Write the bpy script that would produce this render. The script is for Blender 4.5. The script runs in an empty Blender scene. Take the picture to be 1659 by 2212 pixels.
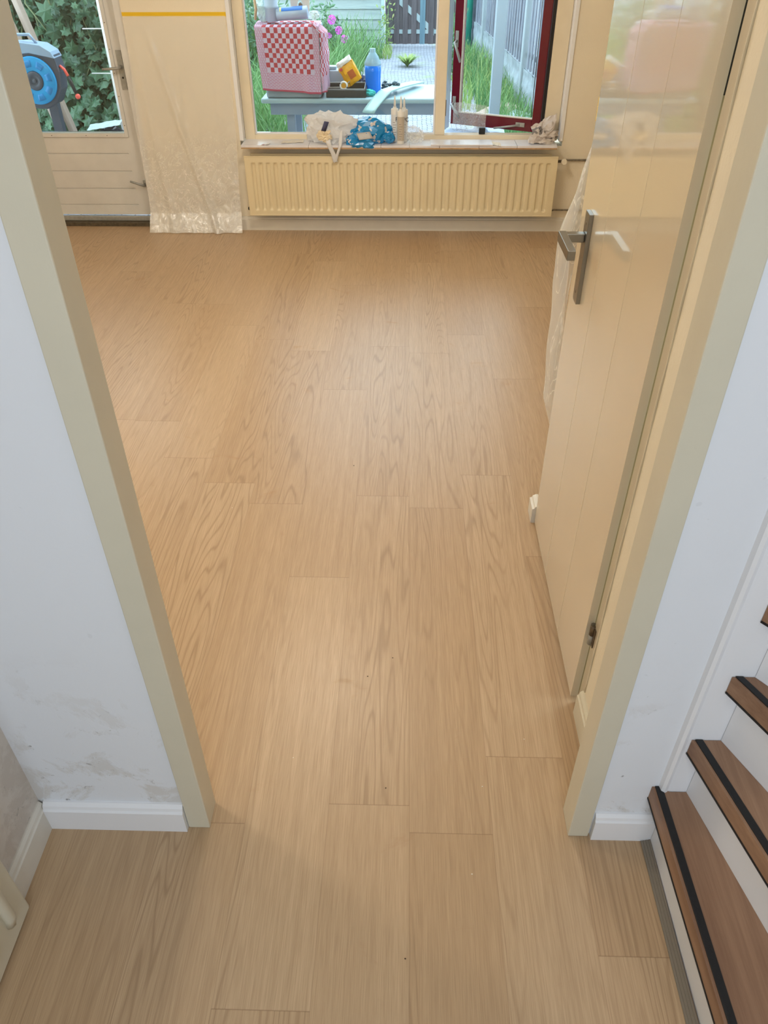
import bpy, bmesh, math, random
from mathutils import Vector, Matrix, noise
random.seed(7)
S = bpy.context.scene
COL = S.collection
PI = math.pi

# ---------------------------------------------------------------- camera
cam_d = bpy.data.cameras.new('camera')
cam_d.sensor_fit = 'HORIZONTAL'; cam_d.sensor_width = 36.0
cam_d.lens = 1632.97 / 1659.0 * 36.0
cam_d.clip_start = 0.02; cam_d.clip_end = 200
cam = bpy.data.objects.new('camera', cam_d); COL.objects.link(cam)
cam.matrix_world = Matrix(((0.99965, -0.01309, 0.02305, 0.0),
                           (0.02621, 0.61849, -0.78536, 0.0),
                           (-0.00398, 0.78569, 0.61861, 1.70),
                           (0, 0, 0, 1)))
S.camera = cam

# ---------------------------------------------------------------- world, lamps, exposure
def lin(c):
    return tuple(((v/255.0)/12.92 if v <= 10 else (((v/255.0)+0.055)/1.055)**2.4) for v in c) + (1.0,)

W = bpy.data.worlds.new('sky'); S.world = W; W.use_nodes = True
wn = W.node_tree.nodes; wl = W.node_tree.links; wn.clear()
bg = wn.new('ShaderNodeBackground'); wo = wn.new('ShaderNodeOutputWorld')
bg.inputs['Color'].default_value = (0.68, 0.87, 1.0, 1); bg.inputs['Strength'].default_value = 5.2
wl.new(bg.outputs[0], wo.inputs[0])

def lamp(name, loc, power, color, radius=0.06, kind='POINT', size=None, rot=None):
    d = bpy.data.lights.new(name, kind); d.energy = power; d.color = color
    if kind == 'POINT': d.shadow_soft_size = radius
    else:
        d.shape = 'RECTANGLE'; d.size, d.size_y = size
    o = bpy.data.objects.new(name, d); COL.objects.link(o); o.location = loc
    if rot: o.rotation_euler = rot
    return o
WARM = (1.0, 0.92, 0.80)
lamp('ceiling_lamp', (-0.42, 3.3, 2.45), 41, WARM, 0.15)
lamp('ceiling_lamp', (-2.3, 2.15, 2.45), 40, WARM, 0.13)
lamp('hall_ceiling_lamp', (0.05, -0.3, 2.45), 9, (1.0, 0.93, 0.85), 0.25)
# added cool fill light high behind the camera, standing in for unseen hall daylight
lamp('hall_fill_light', (0.1, -2.4, 2.05), 39, (0.72, 0.86, 1.0), kind='AREA', size=(1.2, 0.8), rot=(math.radians(75), 0, 0))
S.view_settings.view_transform = 'Standard'; S.view_settings.look = 'None'
S.view_settings.gamma = 1.0; S.view_settings.use_curve_mapping = False
S.view_settings.exposure = 0.0

# ---------------------------------------------------------------- materials
MATS = {}
def mat(name, col, rough=0.5, metal=0.0, bump=0.0, bscale=40.0, var=0.0, vscale=3.0, coat=0.0, spec=0.5, trans=None, alpha=None, stretch=None):
    if name in MATS: return MATS[name]
    m = bpy.data.materials.new(name); m.use_nodes = True
    n = m.node_tree.nodes; l = m.node_tree.links
    b = n['Principled BSDF']; out = n['Material Output']
    c = lin(col) if max(col) > 1.001 else tuple(col) + (1,)
    b.inputs['Base Color'].default_value = c
    b.inputs['Roughness'].default_value = rough; b.inputs['Metallic'].default_value = metal
    b.inputs['Specular IOR Level'].default_value = spec
    if coat: b.inputs['Coat Weight'].default_value = coat; b.inputs['Coat Roughness'].default_value = 0.04
    tc = n.new('ShaderNodeTexCoord'); vec = tc.outputs['Object']
    if stretch:
        mp = n.new('ShaderNodeMapping'); mp.inputs['Scale'].default_value = stretch
        l.new(vec, mp.inputs[0]); vec = mp.outputs[0]
    if var:
        nz = n.new('ShaderNodeTexNoise'); nz.inputs['Scale'].default_value = vscale; nz.inputs['Detail'].default_value = 6
        l.new(vec, nz.inputs['Vector'])
        mx = n.new('ShaderNodeMix'); mx.data_type = 'RGBA'; mx.blend_type = 'MULTIPLY'
        mr = n.new('ShaderNodeMapRange'); mr.inputs[1].default_value = .3; mr.inputs[2].default_value = .7
        mr.inputs[3].default_value = 1 - var; mr.inputs[4].default_value = 1 + var*0.4
        l.new(nz.outputs['Fac'], mr.inputs[0]); l.new(mr.outputs[0], mx.inputs['B'])
        mx.inputs['Factor'].default_value = 1; mx.inputs['A'].default_value = c
        l.new(mx.outputs['Result'], b.inputs['Base Color'])
    if bump:
        nb = n.new('ShaderNodeTexNoise'); nb.inputs['Scale'].default_value = bscale; nb.inputs['Detail'].default_value = 4
        l.new(vec, nb.inputs['Vector'])
        bp = n.new('ShaderNodeBump'); bp.inputs['Strength'].default_value = bump; bp.inputs['Distance'].default_value = 0.01
        l.new(nb.outputs['Fac'], bp.inputs['Height']); l.new(bp.outputs[0], b.inputs['Normal'])
    if alpha is not None:
        tr = n.new('ShaderNodeBsdfTransparent'); ms = n.new('ShaderNodeMixShader')
        ms.inputs[0].default_value = alpha
        l.new(tr.outputs[0], ms.inputs[1]); l.new(b.outputs[0], ms.inputs[2]); l.new(ms.outputs[0], out.inputs[0])
    MATS[name] = m
    return m

class NT:
    """tiny node-graph helper"""
    def __init__(s, m): s.n = m.node_tree.nodes; s.l = m.node_tree.links
    def new(s, t, **kw):
        x = s.n.new(t)
        for k, v in kw.items(): setattr(x, k, v)
        return x
    def set(s, sock, v):
        if hasattr(v, 'is_linked'): s.l.new(v, sock)
        else: sock.default_value = v
    def math(s, op, a, b=0.0, c=0.0, clamp=False):
        x = s.n.new('ShaderNodeMath'); x.operation = op; x.use_clamp = clamp
        s.set(x.inputs[0], a); s.set(x.inputs[1], b)
        if op in ('MULTIPLY_ADD', 'SMOOTH_MIN', 'COMPARE'): s.set(x.inputs[2], c)
        return x.outputs[0]
    def mixc(s, f, a, b, mode='MIX'):
        x = s.n.new('ShaderNodeMix'); x.data_type = 'RGBA'; x.blend_type = mode
        s.set(x.inputs['Factor'], f); s.set(x.inputs['A'], a); s.set(x.inputs['B'], b)
        return x.outputs['Result']
    def comb(s, x, y, z):
        c = s.n.new('ShaderNodeCombineXYZ'); s.set(c.inputs[0], x); s.set(c.inputs[1], y); s.set(c.inputs[2], z); return c.outputs[0]
    def noise(s, vec, scale, detail=3.0, rough=0.5, dist=0.0):
        x = s.n.new('ShaderNodeTexNoise'); s.l.new(vec, x.inputs['Vector'])
        x.inputs['Scale'].default_value = scale; x.inputs['Detail'].default_value = detail
        x.inputs['Roughness'].default_value = rough; x.inputs['Distortion'].default_value = dist
        return x.outputs['Fac']
    def rng(s, v, a, b, c, d):
        x = s.n.new('ShaderNodeMapRange'); s.set(x.inputs[0], v)
        for i, q in enumerate((a, b, c, d)): x.inputs[i+1].default_value = q
        return x.outputs[0]

def wood_floor():
    m = bpy.data.materials.new('oak_planks'); m.use_nodes = True; g = NT(m)
    b = g.n['Principled BSDF']
    tc = g.new('ShaderNodeTexCoord'); sep = g.new('ShaderNodeSeparateXYZ'); g.l.new(tc.outputs['Object'], sep.inputs[0])
    X, Y = sep.outputs[0], sep.outputs[1]
    w, L = 0.1965, 1.25
    u = g.math('DIVIDE', g.math('SUBTRACT', X, 0.0285), w)
    ci = g.math('FLOOR', u); fu = g.math('SUBTRACT', u, ci)
    wn_ = g.new('ShaderNodeTexWhiteNoise', noise_dimensions='1D'); g.l.new(ci, wn_.inputs['W'])
    off = wn_.outputs['Value']
    v = g.math('ADD', g.math('DIVIDE', Y, L), g.math('MULTIPLY', off, 7.3))
    ri = g.math('FLOOR', v); fv = g.math('SUBTRACT', v, ri)
    idn = g.math('ADD', g.math('MULTIPLY', ci, 13.17), g.math('MULTIPLY', ri, 5.71))
    w2 = g.new('ShaderNodeTexWhiteNoise', noise_dimensions='1D'); g.l.new(idn, w2.inputs['W'])
    rnd = w2.outputs['Value']
    w3 = g.new('ShaderNodeTexWhiteNoise', noise_dimensions='1D'); g.l.new(g.math('ADD', idn, 91.3), w3.inputs['W'])
    rnd2 = w3.outputs['Value']
    # cathedral grain: contour lines of a stretched noise field
    lx = g.math('MULTIPLY', fu, w)
    cv = g.comb(g.math('ADD', g.math('MULTIPLY', lx, 9.0), g.math('MULTIPLY', rnd, 37.0)),
                g.math('ADD', g.math('MULTIPLY', Y, 0.60), g.math('MULTIPLY', rnd2, 53.0)), g.math('MULTIPLY', rnd, 11.0))
    fld = g.noise(cv, 1.0, 1.5, 0.45)
    xn = g.noise(g.comb(g.math('MULTIPLY', X, 30.0), g.math('MULTIPLY', Y, 9.0), 0.0), 1.0, 2.0)
    ph = g.math('ADD', g.math('MULTIPLY', fld, 150.0), g.math('MULTIPLY', xn, 1.6))
    sn = g.math('SINE', ph)
    line = g.math('POWER', g.math('MULTIPLY', g.math('ADD', sn, 1.0), 0.5), 6.0)
    patch = g.rng(g.noise(cv, 0.55, 1.0), 0.42, 0.60, 0.05, 1.0)
    line = g.math('MULTIPLY', line, patch)
    fine = g.noise(g.comb(g.math('MULTIPLY', X, 520.0), g.math('MULTIPLY', Y, 11.0), g.math('MULTIPLY', rnd, 9.0)), 1.0, 3.0, 0.6)
    fine2 = g.noise(g.comb(g.math('MULTIPLY', X, 55.0), g.math('MULTIPLY', Y, 1.2), rnd), 1.0, 3.0, 0.6)
    pore = g.rng(fine, 0.35, 0.62, 1.0, 0.0)
    ca = lin((207, 178, 143)); cb = lin((196, 165, 129)); cd = lin((146, 116, 84))
    base = g.mixc(g.rng(rnd, 0, 1, 0.0, 1.0), ca, cb)
    base = g.mixc(g.math('MULTIPLY', line, 0.46), base, cd)
    base = g.mixc(g.math('MULTIPLY', pore, 0.34), base, cd)
    base = g.mixc(g.rng(fine2, 0.3, 0.75, 0.28, 0.0), base, cd)
    # scattered grime
    gr = g.noise(g.comb(g.math('MULTIPLY', X, 5.0), g.math('MULTIPLY', Y, 7.0), 3.0), 1.0, 6.0, 0.7, 0.6)
    grime = g.rng(gr, 0.63, 0.75, 0.0, 0.45)
    base = g.mixc(grime, base, lin((178, 140, 104)))
    # seams
    du = g.math('MULTIPLY', g.math('MINIMUM', fu, g.math('SUBTRACT', 1.0, fu)), w)
    dv = g.math('MULTIPLY', g.math('MINIMUM', fv, g.math('SUBTRACT', 1.0, fv)), L)
    seam = g.math('MAXIMUM', g.rng(du, 0.0003, 0.0010, 0.30, 0.0), g.rng(dv, 0.0004, 0.0014, 0.50, 0.0))
    base = g.mixc(seam, base, lin((120, 88, 58)))
    g.l.new(base, b.inputs['Base Color'])
    rg = g.math('ADD', g.rng(fine, 0.3, 0.7, 0.41, 0.33), g.math('MULTIPLY', grime, 0.6))
    g.l.new(rg, b.inputs['Roughness'])
    b.inputs['Specular IOR Level'].default_value = 0.5
    h = g.math('SUBTRACT', g.math('MULTIPLY', fine, 0.25), seam)
    bp = g.new('ShaderNodeBump'); bp.inputs['Strength'].default_value = 0.12; bp.inputs['Distance'].default_value = 0.002
    g.l.new(h, bp.inputs['Height']); g.l.new(bp.outputs[0], b.inputs['Normal'])
    return m

def brown_wood(name, c1, c2, axis='Y'):
    m = bpy.data.materials.new(name); m.use_nodes = True; g = NT(m); b = g.n['Principled BSDF']
    tc = g.new('ShaderNodeTexCoord'); sep = g.new('ShaderNodeSeparateXYZ'); g.l.new(tc.outputs['Object'], sep.inputs[0])
    s = {'X': (4, 90, 90), 'Y': (90, 4, 90), 'Z': (90, 90, 4)}[axis]
    v = g.comb(g.math('MULTIPLY', sep.outputs[0], s[0]), g.math('MULTIPLY', sep.outputs[1], s[1]), g.math('MULTIPLY', sep.outputs[2], s[2]))
    f = g.noise(v, 1.0, 5, 0.65)
    v2 = g.comb(g.math('MULTIPLY', sep.outputs[0], s[0]*.2), g.math('MULTIPLY', sep.outputs[1], s[1]*.2), g.math('MULTIPLY', sep.outputs[2], s[2]*.2))
    f2 = g.noise(v2, 1.0, 3, 0.5, 0.5)
    k = g.math('ADD', g.math('MULTIPLY', g.rng(f, .3, .7, 0, 1), .55), g.math('MULTIPLY', g.rng(f2, .35, .65, 0, 1), .45))
    g.l.new(g.mixc(k, lin(c2), lin(c1)), b.inputs['Base Color']); b.inputs['Roughness'].default_value = 0.5
    return m

def plaster(name, col, dirt, dirt_amt, zlow, zhigh, seed=0.0):
    """painted wall; scuffs, flaking and marks of their own shape, denser near the skirting"""
    m = bpy.data.materials.new(name); m.use_nodes = True; g = NT(m); b = g.n['Principled BSDF']
    tc = g.new('ShaderNodeTexCoord'); sep = g.new('ShaderNodeSeparateXYZ'); g.l.new(tc.outputs['Object'], sep.inputs[0])
    P = g.new('ShaderNodeMapping'); P.inputs['Location'].default_value = (seed, seed*1.7, seed*.3); g.l.new(tc.outputs['Object'], P.inputs[0])
    lo = g.rng(sep.outputs[2], zlow, zhigh, 1.0, 0.0)
    big = g.noise(P.outputs[0], 7.0, 6, 0.65, 0.4)
    fl = g.math('MULTIPLY', g.rng(big, 0.52, 0.60, 0.0, 1.0), lo)
    sp = g.noise(P.outputs[0], 45.0, 5, 0.7, 1.5)
    edge = g.math('MULTIPLY', g.rng(g.math('ABSOLUTE', g.math('SUBTRACT', big, 0.56)), 0.0, 0.05, 1.0, 0.0), g.rng(sp, .60, .68, 0, 1))
    specks = g.math('MULTIPLY', g.rng(g.noise(P.outputs[0], 34.0, 2, 0.5), 0.745, 0.765, 0.0, 1.0), g.math('ADD', g.math('MULTIPLY', lo, .9), .1))
    c = g.mixc(g.math('MULTIPLY', fl, dirt_amt), lin(col), lin(dirt))
    c = g.mixc(g.math('MULTIPLY', g.math('MULTIPLY', edge, lo), 0.8), c, lin((120, 112, 104)))
    c = g.mixc(g.math('MULTIPLY', specks, 0.7), c, lin((110, 106, 104)))
    g.l.new(c, b.inputs['Base Color']); b.inputs['Roughness'].default_value = 0.75
    hh = g.math('ADD', g.math('MULTIPLY', g.noise(P.outputs[0], 90.0, 3), 0.15), g.math('MULTIPLY', fl, -0.5))
    bp = g.new('ShaderNodeBump'); bp.inputs['Strength'].default_value = 0.35; bp.inputs['Distance'].default_value = 0.004
    g.l.new(hh, bp.inputs['Height']); g.l.new(bp.outputs[0], b.inputs['Normal'])
    return m

def film_mat(name, op=0.30, scale=9.0, tint=(0.95, 0.95, 0.93), bstr=0.9, zfold=False, stretch=None):
    m = bpy.data.materials.new(name); m.use_nodes = True; g = NT(m); g.n.remove(g.n['Principled BSDF'])
    tc = g.new('ShaderNodeTexCoord')
    sep = g.new('ShaderNodeSeparateXYZ'); g.l.new(tc.outputs['Object'], sep.inputs[0])
    V_ = tc.outputs['Object']
    if stretch:
        mp = g.new('ShaderNodeMapping'); mp.inputs['Scale'].default_value = stretch; g.l.new(V_, mp.inputs[0]); V_ = mp.outputs[0]
    f1 = g.noise(V_, scale, 4, 0.6, 1.2)
    f2 = g.noise(V_, scale*2.2, 3, 0.55, 1.8)
    ridge = g.math('ABSOLUTE', g.math('SUBTRACT', f2, 0.5))
    h = g.math('ADD', g.math('MULTIPLY', g.math('ABSOLUTE', g.math('SUBTRACT', f1, .5)), 2.0), g.math('MULTIPLY', ridge, .8))
    bp = g.new('ShaderNodeBump'); bp.inputs['Strength'].default_value = bstr; bp.inputs['Distance'].default_value = 0.006
    g.l.new(h, bp.inputs['Height'])
    gl = g.new('ShaderNodeBsdfGlossy'); gl.inputs['Roughness'].default_value = 0.22; g.l.new(bp.outputs[0], gl.inputs['Normal'])
    gl.inputs['Color'].default_value = (1, 1, 1, 1)
    df = g.new('ShaderNodeBsdfDiffuse'); df.inputs['Color'].default_value = tint + (1,); g.l.new(bp.outputs[0], df.inputs['Normal'])
    m1 = g.new('ShaderNodeMixShader'); m1.inputs[0].default_value = 0.16; g.l.new(df.outputs[0], m1.inputs[1]); g.l.new(gl.outputs[0], m1.inputs[2])
    tr = g.new('ShaderNodeBsdfTransparent')
    m2 = g.new('ShaderNodeMixShader')
    rt = g.rng(ridge, 0.0, 0.02, 0.22*op/0.3, 0.0)
    if zfold:
        rt = g.math('MULTIPLY', rt, g.rng(sep.outputs[2], .30, .70, 1.0, 0.0))
        g.l.new(g.rng(sep.outputs[2], .30, .80, bstr, .06), bp.inputs['Strength'])
    fac = g.math('ADD', op, rt)
    if zfold: fac = g.math('MINIMUM', g.math('MULTIPLY', fac, g.rng(sep.outputs[2], .08, .80, 2.6, .9)), .75); fac = g.math('MAXIMUM', fac, .36)
    g.l.new(fac, m2.inputs[0]); g.l.new(tr.outputs[0], m2.inputs[1]); g.l.new(m1.outputs[0], m2.inputs[2])
    g.l.new(m2.outputs[0], g.n['Material Output'].inputs[0])
    return m

def glass_mat(name='window_glass', refl=0.06):
    m = bpy.data.materials.new(name); m.use_nodes = True; g = NT(m); g.n.remove(g.n['Principled BSDF'])
    gl = g.new('ShaderNodeBsdfGlossy'); gl.inputs['Roughness'].default_value = 0.0
    tr = g.new('ShaderNodeBsdfTransparent'); tr.inputs[0].default_value = (0.97, 0.99, 0.98, 1)
    fr = g.new('ShaderNodeFresnel'); fr.inputs[0].default_value = 1.45
    ms = g.new('ShaderNodeMixShader'); g.l.new(fr.outputs[0], ms.inputs[0])
    g.l.new(tr.outputs[0], ms.inputs[1]); g.l.new(gl.outputs[0], ms.inputs[2]); g.l.new(ms.outputs[0], g.n['Material Output'].inputs[0])
    return m

M_floor = wood_floor()
M_hallwall = plaster('hall_wall_paint', (232, 234, 238), (205, 198, 188), 0.55, 0.16, 0.62, 1.1)
M_hallwall2 = plaster('hall_wall_paint_clean', (232, 234, 238), (215, 212, 208), 0.25, 0.12, 0.30, 4.0)
M_roomwall = mat('room_wall_paint', (238, 227, 204), 0.8, bump=0.12, bscale=120, var=0.03, vscale=4)
M_ceiling = mat('ceiling_paint', (236, 234, 228), 0.9, bump=0.05)
M_frame = mat('frame_paint', (216, 208, 186), 0.38, bump=0.05, bscale=60, var=0.03, vscale=9)
M_doorpaint = mat('door_paint', (220, 206, 180), 0.22, coat=1.0)
M_winframe = mat('window_frame_paint', (236, 222, 194), 0.35, bump=0.05, var=0.04, vscale=12)
M_white = mat('white_lacquer', (240, 240, 242), 0.35, bump=0.03)
M_offwhite = mat('aged_white_paint', (226, 220, 208), 0.45, bump=0.05, var=0.05, vscale=10)
M_gdoor = mat('garden_door_paint', (224, 222, 218), 0.45, bump=0.06, var=0.06, vscale=8)
M_rad = mat('radiator_enamel', (232, 216, 178), 0.32, var=0.03, vscale=5)
M_dark = mat('dark_gap', (46, 40, 30), 0.8)
M_steel = mat('brushed_steel', (150, 148, 142), 0.28, metal=1.0, bump=0.05, bscale=300, stretch=(1, 1, .05))
M_grimy = mat('grimy_steel', (120, 108, 92), 0.4, metal=0.8, var=0.5, vscale=80)
M_galv = mat('pale_metal', (172, 172, 168), 0.35, metal=0.25, var=0.15, vscale=60)
M_maroon = mat('maroon_paint', (104, 12, 34), 0.25, var=0.08, vscale=20)
M_black = mat('black_rubber', (24, 24, 26), 0.55, bump=0.1, bscale=200)
M_stair = brown_wood('brown_stair_vinyl', (170, 134, 106), (128, 94, 72), 'Y')
M_strip = mat('grey_profile', (140, 130, 116), 0.4, metal=0.2)
M_sill = mat('sill_tile', (238, 236, 240), 0.3, var=0.10, vscale=9)
M_sillbrown = mat('sill_tile_edge', (196, 160, 116), 0.6, var=0.2, vscale=40)
M_film = film_mat('masking_film', 0.24, 6.0, (0.97, 0.96, 0.93), zfold=True)
M_film2 = film_mat('masking_film_folded', 0.40, 5.0, (0.95, 0.95, 0.94), stretch=(1.5, 1.5, .3))
M_filmblue = mat('draught_film', (176, 198, 226), .4, bump=.4, bscale=14, alpha=.85)
M_clear = film_mat('clear_wrap', 0.30, 14.0, (0.95, 0.97, 0.98))
M_glass = glass_mat()
M_tape = mat('yellow_masking_tape', (232, 190, 24), 0.6)
M_siding = brown_wood('grey_siding_wood', (160, 172, 168), (122, 136, 138), 'X')
M_gate = brown_wood('weathered_gate_wood', (112, 104, 108), (66, 58, 64), 'Z')
M_gateblue = brown_wood('blue_grey_gate_board', (112, 146, 160), (84, 112, 128), 'Z')
M_fence = brown_wood('grey_fence_wood', (152, 158, 170), (88, 92, 106), 'Z')
M_conc = mat('rock_face_concrete', (150, 160, 168), 0.9, bump=1.0, bscale=9, var=0.25, vscale=12)
M_post = mat('concrete_post', (150, 160, 166), 0.85, bump=0.2)
M_beam = brown_wood('planed_timber', (176, 156, 142), (146, 126, 114), 'Z')

# ---------------------------------------------------------------- mesh helpers
class MB:
    def __init__(s): s.bm = bmesh.new(); s.mi = 0
    def _q(s, vs, fs):
        v = [s.bm.verts.new(p) for p in vs]
        for f in fs:
            try:
                F = s.bm.faces.new([v[i] for i in f]); F.material_index = s.mi
            except ValueError: pass
        return v
    def box(s, x0, x1, y0, y1, z0, z1):
        s._q([(x0,y0,z0),(x1,y0,z0),(x1,y1,z0),(x0,y1,z0),(x0,y0,z1),(x1,y0,z1),(x1,y1,z1),(x0,y1,z1)],
             [(0,3,2,1),(4,5,6,7),(0,1,5,4),(1,2,6,5),(2,3,7,6),(3,0,4,7)]); return s
    def prism(s, pts, z0, z1):
        n = len(pts)
        s._q([(x,y,z0) for x,y in pts]+[(x,y,z1) for x,y in pts],
             [tuple(range(n-1,-1,-1)), tuple(range(n,2*n))]+[(i,(i+1)%n,n+(i+1)%n,n+i) for i in range(n)]); return s
    def extr(s, prof, a, b, axis):
        """profile (p,q) extruded along axis: 'x' -> (t,p,q), 'y' -> (p,t,q)"""
        n = len(prof)
        f = (lambda t,p,q:(t,p,q)) if axis == 'x' else (lambda t,p,q:(p,t,q))
        s._q([f(a,p,q) for p,q in prof]+[f(b,p,q) for p,q in prof],
             [tuple(range(n-1,-1,-1)), tuple(range(n,2*n))]+[(i,(i+1)%n,n+(i+1)%n,n+i) for i in range(n)]); return s
    def tube(s, pts, r, seg=10, flat=1.0, caps=True):
        pts = [Vector(p) for p in pts]
        rs = r if isinstance(r, (list, tuple)) else [r]*len(pts)
        rings = []; up = Vector((0,0,1))
        for i, p in enumerate(pts):
            d = (pts[min(i+1,len(pts)-1)] - pts[max(i-1,0)]).normalized()
            ref = up if abs(d.dot(up)) < .95 else Vector((1,0,0))
            a = d.cross(ref).normalized(); b = a.cross(d).normalized()
            rings.append([s.bm.verts.new(p + a*math.cos(2*PI*k/seg)*rs[i] + b*math.sin(2*PI*k/seg)*rs[i]*flat) for k in range(seg)])
        for i in range(len(rings)-1):
            for k in range(seg):
                F = s.bm.faces.new((rings[i][k], rings[i][(k+1)%seg], rings[i+1][(k+1)%seg], rings[i+1][k])); F.material_index = s.mi; F.smooth = True
        if caps:
            for R in (rings[0], rings[-1]):
                try: F = s.bm.faces.new(R); F.material_index = s.mi
                except ValueError: pass
        return s
    def lathe(s, c, prof, seg=24, axis='z', squash=1.0):
        c = Vector(c); rings = []
        for r, h in prof:
            ring = []
            for k in range(seg):
                a = 2*PI*k/seg
                p = {'z': (r*math.cos(a), r*math.sin(a)*squash, h), 'y': (r*math.cos(a), h, r*math.sin(a)), 'x': (h, r*math.cos(a), r*math.sin(a))}[axis]
                ring.append(s.bm.verts.new(c + Vector(p)))
            rings.append(ring)
        for i in range(len(rings)-1):
            for k in range(seg):
                F = s.bm.faces.new((rings[i][k], rings[i][(k+1)%seg], rings[i+1][(k+1)%seg], rings[i+1][k])); F.smooth = True; F.material_index = s.mi
        for R in (rings[0], rings[-1]):
            try: F = s.bm.faces.new(R); F.material_index = s.mi
            except ValueError: pass
        return s
    def grid(s, f, nu, nv, smooth=True, uv=None):
        V = [[s.bm.verts.new(f(i/nu, j/nv)) for j in range(nv+1)] for i in range(nu+1)]
        lay = s.bm.loops.layers.uv.verify() if uv else None
        for i in range(nu):
            for j in range(nv):
                F = s.bm.faces.new((V[i][j], V[i+1][j], V[i+1][j+1], V[i][j+1])); F.smooth = smooth; F.material_index = s.mi
                if lay:
                    for lp, (a, b) in zip(F.loops, ((i,j),(i+1,j),(i+1,j+1),(i,j+1))): lp[lay].uv = uv(a/nu, b/nv)
        return s
    def blob(s, c, r, amp, seed, sub=4, freq=3.0, facet=True, zmin=None):
        t = bmesh.new(); bmesh.ops.create_icosphere(t, subdivisions=sub, radius=1.0)
        sv = Vector((seed*3.1, seed*1.7, seed*0.9)); m = {}
        for v in t.verts:
            p = v.co.copy()
            d = abs(noise.noise(p*freq+sv))*-1.0 + 0.25 + 0.5*noise.noise(p*freq*0.5+sv*2)
            rd = 1-abs(noise.noise(p*freq*.8+sv*3))*2.4; rd2 = 1-abs(noise.noise(p*freq*1.9+sv))*2.4
            k = 1 + amp*(.42*rd + .18*rd2 + .45*noise.noise(p*freq*.45+sv*2) - .35)
            q = Vector((p.x*r[0]*k, p.y*r[1]*k, p.z*r[2]*k)) + Vector(c)
            if zmin is not None and q.z < zmin: q.z = zmin + 0.002*abs(noise.noise(p*9))
            m[v.index] = s.bm.verts.new(q)
        for f in t.faces:
            F = s.bm.faces.new([m[v.index] for v in f.verts]); F.smooth = not facet; F.material_index = s.mi
        t.free(); return s
    def done(s, name, mats, parent=None, bevel=0.0, loc=None, solid=0.0, kind=None):
        bmesh.ops.recalc_face_normals(s.bm, faces=s.bm.faces)
        me = bpy.data.meshes.new(name); s.bm.to_mesh(me); s.bm.free()
        for q in (mats if isinstance(mats, (list, tuple)) else [mats]): me.materials.append(q)
        o = bpy.data.objects.new(name, me); COL.objects.link(o)
        if parent: o.parent = parent; o.matrix_parent_inverse = parent.matrix_basis.inverted()
        if solid:
            md = o.modifiers.new('thickness', 'SOLIDIFY'); md.thickness = solid; md.offset = 0
        if bevel:
            md = o.modifiers.new('soft_edges', 'BEVEL'); md.width = bevel; md.segments = 2; md.limit_method = 'ANGLE'; md.angle_limit = 0.6
        if kind: o['kind'] = kind
        return o

def tag(o, label, cat, group=None, kind=None):
    o['label'] = label; o['category'] = cat
    if group: o['group'] = group
    if kind: o['kind'] = kind
    return o
def thing(name, loc, label, cat, group=None, kind=None):
    o = bpy.data.objects.new(name, None); COL.objects.link(o); o.location = loc
    o.empty_display_size = 0.05
    return tag(o, label, cat, group, kind)
def structure(name, loc=(0,0,0), label=None, cat=None):
    o = bpy.data.objects.new(name, None); COL.objects.link(o); o.location = loc; o['kind'] = 'structure'
    if label: tag(o, label, cat)
    return o
def st(o, label, cat):
    o['kind'] = 'structure'; return tag(o, label, cat)

# ================================================================ SHELL
HW = 0.945                                  # hall face of the partition
st(MB().box(-3.25, 1.95, -2.65, 5.46, -0.03, 0.0).done('floor', M_floor), 'light oak plank floor running through hall and living room', 'floor')
st(MB().box(-3.25, 1.95, -2.65, 5.56, 2.6, 2.7).done('ceiling', M_ceiling), 'white ceiling over hall and living room', 'ceiling')
def two_tone(name, boxes_hall, boxes_room, mh, mr):
    b = MB()
    for q in boxes_hall: b.box(*q)
    b.mi = 1
    for q in boxes_room: b.box(*q)
    return b.done(name, [mh, mr])
st(two_tone('wall_front', [(-3.25, -.493, HW, .972, 0, 2.6), (.446, 1.95, HW, .972, 0, 2.6), (-.493, .446, HW, .972, 2.12, 2.6)],
         [(-3.25, -.493, .972, .998, 0, 2.6), (.446, 1.95, .972, .998, 0, 2.6), (-.493, .446, .972, .998, 2.12, 2.6)], M_hallwall, M_roomwall),
   'white plastered partition around the doorway, flaking low on the left', 'wall')
st(MB().box(-.86, -.835, -2.65, HW, 0, 2.6).done('wall_left', plaster('left_wall_paint', (216, 208, 198), (190, 178, 166), 0.5, 0.1, 1.0, 7.0)), 'grubby white hall wall at the left edge', 'wall')
st(MB().box(-.86, 1.95, -2.65, -2.6, 0, 2.6).done('wall_rear', M_hallwall2), 'white hall wall behind the viewer', 'wall')
st(MB().box(1.92, 1.95, -2.65, HW, 0, 2.6).done('wall_stairs', M_hallwall2), 'white wall along the far side of the stairs', 'wall')
# living room
st(MB().box(-3.25, -3.2, .998, 5.31, 0, 2.6).done('wall_room_left', M_roomwall), 'cream left wall of the living room', 'wall')
st(MB().box(1.9, 1.95, 2.165, 5.31, 0, 2.6).done('wall_room_right', M_roomwall), 'cream right wall of the living room', 'wall')
b = MB()
for q in [(.488, .53, .998, 1.285, 0, 2.6), (.488, .53, 1.285, 2.10, 2.06, 2.6), (.488, 1.9, 2.10, 2.165, 0, 2.6), (.488, .53, 2.08, 2.10, 0, 2.6)]: b.box(*q)
st(b.done('wall_right', M_roomwall), 'cream cupboard wall on the right holding the panelled door', 'wall')
WX0, WX1, DX0, DX1 = -1.075, 1.0, -2.78, -1.70
b = MB()
Y0, Y1 = 5.31, 5.56
b.box(-3.25, DX0, Y0, Y1, 0, 2.6); b.box(DX1, WX0, Y0, Y1, 0, 2.6); b.box(WX1, 1.95, Y0, Y1, 0, 2.6)
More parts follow.
